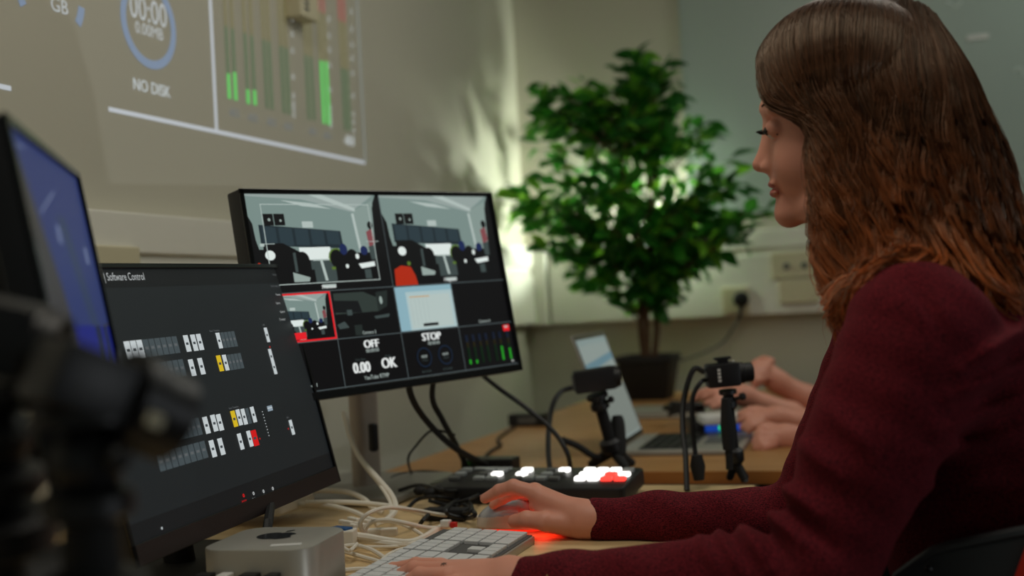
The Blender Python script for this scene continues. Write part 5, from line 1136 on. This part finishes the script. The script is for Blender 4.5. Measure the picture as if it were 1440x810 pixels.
# ------------------------------------------------------------------ two people at the far end of the oak desk
M_hair2 = mat('dark_hair', (40,28,22), 0.6, var=0.3, scale=90, bump=0.6, bscale=200)
def bystander(label, head, sh_n, sh_f, arms, cloth, waist, cat='person'):
    p = thing('person', label, cat, (waist[0], waist[1], 0)); hd = np.asarray(head, float)
    allp = [hd+UA*0.14, hd-UA*0.14, waist-UA*0.12, sh_n, sh_f]+[q for a in arms for q in a['pts']]+[q for a in arms for f in a['f'] for q in f]
    lo_ = np.min(allp, 0)-0.12; hi_ = np.max(allp, 0)+0.12
    fwd = np.array((-1,-0.1,0)); fwd /= np.linalg.norm(fwd)
    def fn(X, Y, Z):
        d = ellip(X, Y, Z, hd, (0.095, 0.075, 0.105)); d = smin(d, ellip(X, Y, Z, hd+fwd*0.03-UA*0.06, (0.06, 0.055, 0.065)), 0.02)
        d = smin(d, capsule(X, Y, Z, hd+fwd*0.09-UA*0.0, hd+fwd*0.112-UA*0.03, 0.009, 0.012), 0.01)
        d = smin(d, capsule(X, Y, Z, hd+fwd*0.082-UA*0.062, hd+fwd*0.080-UA*0.075, 0.016, 0.016), 0.01)
        d = smin(d, capsule(X, Y, Z, hd-UA*0.05, (sh_n+sh_f)/2, 0.05, 0.06), 0.03)
        d = smin(d, capsule(X, Y, Z, (sh_n+sh_f)/2-UA*0.06, waist, 0.10, 0.11), 0.05); d = smin(d, capsule(X, Y, Z, sh_n, sh_f, 0.045, 0.045), 0.04)
        for a in arms:
            d = smin(d, chain(X, Y, Z, a['pts'], a['r'], 0.02), 0.012)
            for f in a['f']: d = smin(d, chain(X, Y, Z, f, list(np.linspace(0.0105, 0.0075, len(f))), 0.003), 0.006)
        return d
    npmesh('body', *surface(fn, lo_, hi_, 0.0052), M_skin, p)
    def cl(X, Y, Z):
        d = capsule(X, Y, Z, (sh_n+sh_f)/2-UA*0.07, waist, 0.115, 0.13); d = smin(d, capsule(X, Y, Z, sh_n, sh_f, 0.056, 0.056), 0.05)
        for a in arms: d = smin(d, capsule(X, Y, Z, a['pts'][-1], a['pts'][-1]*0.45+a['pts'][-2]*0.55, 0.062, 0.055), 0.03)
        return d
    npmesh('shirt', *surface(cl, lo_, hi_, 0.009), cloth, p)
    def hr(X, Y, Z):
        d = ellip(X, Y, Z, hd-fwd*0.012+UA*0.012, (0.112, 0.094, 0.118)); d = smax(d, (X-hd[0])*fwd[0]+(Y-hd[1])*fwd[1]-0.045-0.6*(Z-hd[2]-0.02), 0.02); return smax(d, -(Z-hd[2])-0.11, 0.02)
    npmesh('hair', *surface(hr, hd-0.16, hd+0.16, 0.007), M_hair2, p)
    for s_ in (1, -1):
        e_ = B().ball(hd+fwd*0.074+np.array((0,0.03*s_,0.0))+UA*0.002, 0.0105).build('eye', M_eye, p, True); B().ball(hd+fwd*0.0815+np.array((0,0.03*s_,0))+UA*0.004, 0.0055).build('iris', M_iris, e_, True)
    def lg(X, Y, Z):
        d = None
        for s_ in (1, -1):
            h_ = np.array((waist[0], waist[1]+0.09*s_, 0.56)); k_ = h_+(-0.36,0,-0.04); a_ = k_+(0.0,0,-0.44); e = chain(X, Y, Z, [h_, k_, a_], [0.085,0.06,0.042], 0.03); d = e if d is None else smin(d, e, 0.03)
        return d
    npmesh('trousers', *surface(lg, np.array((waist[0]-0.48, waist[1]-0.2, 0.02)), np.array((waist[0]+0.12, waist[1]+0.2, 0.68)), 0.012), M_tr, p)
    B().ball(hd+fwd*0.079-UA*0.058, 1.0, (0.008,0.017,0.0045), 12).build('lips', M_lip, p, True)
    return p
def fan(pts, Z_, kn, dz=0.0): return [[at(*kn, Z_)]+[at(x, y, Z_+dz*i) for (x, y) in pts] for i in range(1)]
ZA, ZB, ZC, ZD = 2.86, 2.92, 2.62, 2.50
P1n, P1f = at(1262, 470, 2.85), at(1250, 470, 3.14)
armA = dict(pts=[at(1022,553,ZA), at(1046,556,ZA), at(1112,583,ZA), at(1190,640,2.82), P1n], r=[0.020,0.0225,0.028,0.038,0.045],
            f=[[at(1030,550,ZA), at(1005,546,ZA-.01), at(985,553,ZA-.01), at(979,561,ZA-.01)], [at(1028,553,ZA-.02), at(1003,553,ZA-.03), at(988,560,ZA-.03)], [at(1028,558,ZA-.03), at(1006,562,ZA-.05), at(993,568,ZA-.05)], [at(1030,562,ZA-.03), at(1014,569,ZA-.06), at(1003,573,ZA-.06)], [at(1040,550,ZA+.02), at(1022,544,ZA+.03), at(1008,546,ZA+.03)]])
armB = dict(pts=[at(1074,523,ZB), at(1092,536,ZB), at(1138,562,ZB), at(1205,625,2.98), P1f], r=[0.026,0.025,0.031,0.038,0.045],
            f=[[at(1078,512,ZB-.01), at(1062,511,ZB-.01), at(1058,521,ZB-.02), at(1066,526,ZB-.02)], [at(1076,518,ZB-.02), at(1060,519,ZB-.03), at(1057,529,ZB-.03), at(1065,533,ZB-.03)], [at(1074,525,ZB-.03), at(1060,527,ZB-.04), at(1059,536,ZB-.04), at(1067,539,ZB-.04)], [at(1076,532,ZB-.03), at(1064,535,ZB-.05), at(1064,541,ZB-.05)], [at(1084,508,ZB), at(1074,505,ZB+.02), at(1064,508,ZB+.02)]])
bystander('person with bare forearms farthest along the oak desk, hidden behind the woman', at(1262, 352, 3.0), P1n, P1f, [armA, armB], mat('teal_shirt', (40,70,72), 0.9), at(1300, 640, 3.0))
P2n, P2f = at(1300, 500, 2.35), at(1300, 492, 2.66)
armC = dict(pts=[at(1074,588,ZC), at(1092,588,ZC), at(1135,596,ZC), at(1215,640,2.64), P2f], r=[0.020,0.0225,0.028,0.038,0.045],
            f=[[at(1070,582,ZC), at(1052,578,ZC), at(1040,583,ZC)], [at(1069,588,ZC-.02), at(1050,586,ZC-.02), at(1040,592,ZC-.02)], [at(1070,593,ZC-.03), at(1054,594,ZC-.04), at(1044,601,ZC-.04)], [at(1073,598,ZC-.03), at(1060,600,ZC-.05), at(1052,606,ZC-.05)], [at(1082,581,ZC+.01), at(1067,576,ZC+.02), at(1054,575,ZC+.02)]])
armD = dict(pts=[at(1088,616,ZD), at(1104,614,ZD), at(1150,618,ZD), at(1225,660,2.42), P2n], r=[0.023,0.023,0.029,0.038,0.045],
            f=[[at(1088,606,ZD), at(1072,602,ZD), at(1064,612,ZD-.01), at(1070,620,ZD-.01)], [at(1086,612,ZD-.02), at(1069,611,ZD-.03), at(1062,621,ZD-.03), at(1070,627,ZD-.03)], [at(1086,619,ZD-.03), at(1070,621,ZD-.04), at(1064,630,ZD-.04), at(1072,634,ZD-.04)], [at(1088,625,ZD-.03), at(1075,629,ZD-.05), at(1072,636,ZD-.05)], [at(1094,604,ZD), at(1082,599,ZD+.01), at(1072,600,ZD+.01)]])
bystander('person with bare forearms on the near edge of the oak desk, hidden behind the woman', at(1318, 330, 2.52), P2n, P2f, [armC, armD], mat('grey_shirt', (70,70,76), 0.9), at(1340, 650, 2.52))

# ------------------------------------------------------------------ things on the oak desk
q = onz(932, 590, DZ); t = thing('closed_laptop', 'closed silver laptop lying between the plant pot and the open laptop', 'laptop', q)
B().rbox((q[0]+0.03, q[1]+0.12, DZ+0.006), 0.30, 0.21, 0.010, 0.015, top=0.002).build('base', M_silver, t, True); B().rbox((q[0]+0.03, q[1]+0.12, DZ+0.0145), 0.30, 0.21, 0.006, 0.015, top=0.002).build('lid', M_silver, t, True)
cl_c = onz(952, 606, DZ); tb = B(); r3 = random.Random(3)
for k in range(5):
    a0 = r3.uniform(0, 6); tb.tube(crom([(cl_c[0]+0.055*math.cos(a0+i*0.9)*(0.6+0.4*r3.random()), cl_c[1]+0.10+0.04*math.sin(a0+i*0.9), DZ+0.030+0.012*r3.random()+0.004*k) for i in range(8)], 5), 0.0045, 7)
tag(tb.build('coiled_cable', M_bcab, None, True), 'tangled clump of black cable on the oak desk right of the plant pot', 'cable')
q = onz(1010, 612, DZ); t = thing('lit_switcher', 'blue lit control box with a green light between the far hands and the laptop', 'switcher', q)
f1 = RT*[1,1,0]; f1 = f1/np.linalg.norm(f1); f2 = np.cross((0,0,1), f1)
B().rbox((q[0]+0.05, q[1]+0.07, DZ+0.018), 0.26, 0.12, 0.034, 0.01, (f1, f2, (0,0,1)), top=0.004).build('case', M_black, t, True)
fc = np.array((q[0]+0.05, q[1]+0.07, DZ+0.018))-f2*0.0605
B().box(fc+f1*0.0, (0.20, 0.001, 0.016), (f1, f2, (0,0,1))).build('blue_strip', glow('strip_blue', (22,60,150), 1.0), t)
B().box(fc-f1*0.052-f2*0.001, (0.035, 0.001, 0.009), (f1, f2, (0,0,1))).build('green_strip', glow('strip_green', (60,230,120), 1.2), t)
B().box(fc+f1*0.012-f2*0.001, (0.05, 0.001, 0.007), (f1, f2, (0,0,1))).build('pale_strip', glow('strip_pale', (120,150,160), 1.0), t)
q = onz(1008, 598, DZ+0.038); t = tag(B().rbox((q[0], q[1]+0.07, DZ+0.0455), 0.10, 0.09, 0.020, 0.01, (f1, f2, (0,0,1)), top=0.004).build('white_box', M_white, None, True), 'small pale box on top of the blue lit control box', 'box')

# ------------------------------------------------------------------ black cables
def on(pts, z0=DZ): return [onz(p[0], p[1], p[2] if len(p) > 2 else z0) for p in pts]
cable('monitor_cable', [(0.545,1.80,0.975), onY(578,556,1.85), onY(600,592,1.88), onY(640,630,1.95), onz(690,657,0.765)], 0.0056, M_bcab, 'thick black cable sagging from the left underside of the multiview monitor')
cable('monitor_cable', [(0.575,1.86,0.98), onY(608,558,1.90), onY(622,590,1.92), onY(641,625,1.98), onz(656,656,0.77)], 0.0050, M_bcab, 'black cable hanging just right of the thickest one under the multiview monitor')
cable('monitor_cable', [onY(672,522,2.06), onY(700,545,2.04), onY(735,570,2.04), onY(775,603,2.04), onY(797,635,2.02), onz(803,664,0.76)], 0.0042, M_bcab, 'long black cable running down right from the multiview monitor to the switcher')
cable('thin_cable', [onY(640,612,1.96), onY(620,606,1.95), onY(604,607,1.95), onY(585,627,1.95), onY(574,645,1.95), onz(580,668,0.75), onz(592,676,0.744)], 0.0022, M_bcab, 'thin black cable making a tall arch beside the silver monitor stand')
cable('camera_cable', [onY(805,545,2.24), onY(789,551,2.22), onY(777,570,2.18), onY(772,600,2.12), onY(771,635,2.06), onz(774,664,0.77)], 0.0050, M_bcab, 'black cable bowing down left from the flat bar camera into the switcher')
cable('power_lead', on([(545,684,.747),(556,670,.752),(590,664,.752),(625,666,.75),(665,673,.75),(700,676,.76)]), 0.0040, M_bcab, 'black lead lying along the rear edge of the beech desk')
cable('power_lead', on([(724,601,.75),(712,608,.745),(700,618,.745),(704,626,.745),(690,634,.745),(680,645,.745)]), 0.0035, M_bcab, 'crumpled dark lead on the oak desk running from the power brick')
for k, pts in enumerate([[(572,716),(588,702),(612,699),(640,704),(660,714),(668,724),(655,729),(632,724),(628,714),(650,700),(675,688),(700,676)], [(590,738),(598,728),(614,716),(640,708),(664,700),(684,690)], [(604,704),(632,712),(652,722),(664,716),(658,706),(640,712)], [(560,690),(590,682),(625,690),(655,688),(690,680)]]):
    lab = ['looped black cable in the tangle left of the mouse', 'black cable curling up from the keyboard end into the tangle', 'small knot of black cable left of the mouse', 'black cable lying over the rear of the silver stand base'][k]
    cable('tangled_cable', on([(x, y, DZ+0.006+0.008*((i+k) % 3)+0.01*(k == 3)) for i, (x, y) in enumerate(pts)]), 0.0030 if k else 0.0034, M_bcab, lab)
q = onz(628, 736, DZ); t = thing('black_adapter', 'flat black adapter with a red tip beside the far end of the keyboard', 'adapter', q)
B().box((q[0]-0.01, q[1]+0.025, DZ+0.010), (0.070, 0.028, 0.017), bev=0.004).build('case', M_blackm, t, True)
q2 = onz(638, 738, DZ+0.012); B().box(q2, (0.009, 0.010, 0.008), bev=0.002).build('red_tip', mat('red_plastic', (196,30,22), 0.5), t)
B().box(q2-np.array((0.012,0.0,-0.002)), (0.014, 0.012, 0.010), bev=0.002).build('white_tip', M_white, t)
for k, (x, y) in enumerate(((590,690),(604,693),(616,690))): tag(B().ball(onz(x, y, DZ+0.026), 0.009, (1.2,1,0.9), 10).build('cable_plug', M_blackm, None, True), ['left','middle','right'][k]+' one of three small black plug ends on the silver stand base', 'plug', 'black plug ends on the stand base')
# ------------------------------------------------------------------ white cables
wc_ = [
 ([onY(484,580,1.90), onY(493,615,1.86), onY(507,645,1.82), onz(530,672,.80), onz(551,697,.775), onz(556,716,.762), onz(545,730,.755), onz(528,738,.75)], .0046, 'broad white cable hanging from behind the near monitor past the silver stand'),
 ([onY(490,604,1.88), onY(500,635,1.85), onY(512,655,1.82), onz(534,682,.79), onz(548,705,.77), onz(550,722,.758)], .0026, 'thinner white cable running beside the broad hanging one'),
 (on([(440,690,.775),(468,690,.775),(492,693,.772),(512,702,.765),(524,714,.758),(538,722,.75)]), .0042, 'white cable emerging at the lower right corner of the near monitor'),
 (on([(385,715,.765),(420,710,.765),(460,711,.765),(495,719,.762),(520,730,.758),(540,734,.752)]), .0040, 'white cable running flat under the near monitor towards the plug cluster'),
 (on([(430,707,.77),(470,706,.77),(515,708,.768),(560,714,.762),(600,724,.75)]), .0040, 'white cable crossing straight over the dark stand base'),
 (on([(520,756,.748),(508,744,.762),(508,732,.775),(520,721,.785),(545,714,.785),(580,717,.772),(620,724,.752),(655,727,.7445),(676,727,.7445)]), .0031, 'white mouse cable looping high from the plug cluster to the mouse'),
 (on([(516,754,.75),(514,744,.76),(524,734,.77),(545,731,.772),(572,736,.765),(600,742,.752),(625,742,.745)]), .0031, 'white cable arching low below the mouse cable loop'),
 (on([(530,732,.768),(556,734,.764),(580,744,.755),(596,754,.745)]), .0028, 'short white cable ending beside the keyboard edge'),
 (on([(492,752,.758),(520,756,.754),(548,761,.749),(575,763,.748),(596,756,.746),(616,744,.746),(630,738,.748)]), .0052, 'thickest white cable running right from the white adapter to the keyboard'),
 (on([(494,757,.752),(530,762,.748),(562,766,.746),(588,765,.745),(610,760,.744)]), .0046, 'second thick white cable just below the thickest one'),
 (on([(478,769,.75),(500,767,.75),(522,773,.748),(540,784,.745),(552,794,.744)]), .0030, 'white cable leaving the side of the small silver computer and dipping right'),
 (on([(478,774,.747),(496,779,.747),(516,785,.745),(534,790,.744),(548,796,.744)]), .0030, 'lower white cable fanning right beside the small silver computer'),
 (on([(478,803,.747),(500,801,.747),(520,800,.747),(532,794,.748),(545,782,.750),(562,774,.749),(585,770,.746),(600,768,.744)]), .0034, 'white keyboard cable curving round the far left keyboard corner'),
 (on([(482,770,.756),(492,774,.758),(502,765,.756)]), .0026, 'stub of white cable crossing beside the small silver computer'),
 (on([(500,769,.746),(540,769,.745),(570,768,.744)]), .0022, 'thin white cable lying flat on the beech desk between the thicker ones')]
for pts, r_, lab in wc_: cable('white_cable', pts, r_, M_wcab, lab, 'cable', None, 8)
def plugbox(x, y, z, sx, sy, sz, rz, m, label, nm='cable_plug'):
    q = onz(x, y, z); e1 = (math.cos(rz), math.sin(rz), 0); e2 = (-math.sin(rz), math.cos(rz), 0)
    return tag(B().box(q, (sx, sy, sz), (e1, e2, (0,0,1)), bev=0.002).build(nm, m, None), label, 'plug')
plugbox(488,756,.757,.024,.026,.022,.2,M_wcab,'squat white adapter block touching the side of the small silver computer','white_adapter')
plugbox(528,748,.752,.030,.014,.010,.35,M_wcab,'left one of two white plugs lying under the looped mouse cable')
plugbox(547,748,.752,.024,.014,.011,.30,M_wcab,'right one of two white plugs lying under the looped mouse cable')
for k, (x, y, a) in enumerate(((487,735,-.5),(492,739,-.5),(498,731,-.6),(505,738,-.5),(511,733,-.5))):
    plugbox(x, y, .768-.003*k, .030, .008, .007, a, M_wcab, ['leftmost','second','uppermost','fourth','rightmost'][k]+' of the five white plugs clustered beside the blue plug')
plugbox(480,746,.766,.030,.016,.010,-.3,mat('blue_plastic', (30,84,140), 0.45),'blue network plug behind the small silver computer')
q = onz(330, 742, DZ); tag(B().rbox((q[0]+0.0, q[1]+0.06, DZ+0.012+0.014), 0.16, 0.12, 0.018, 0.012, top=0.004).build('cream_adapter', M_wcab, None, True), 'flat cream coloured box under the near monitor behind the small silver computer', 'box')
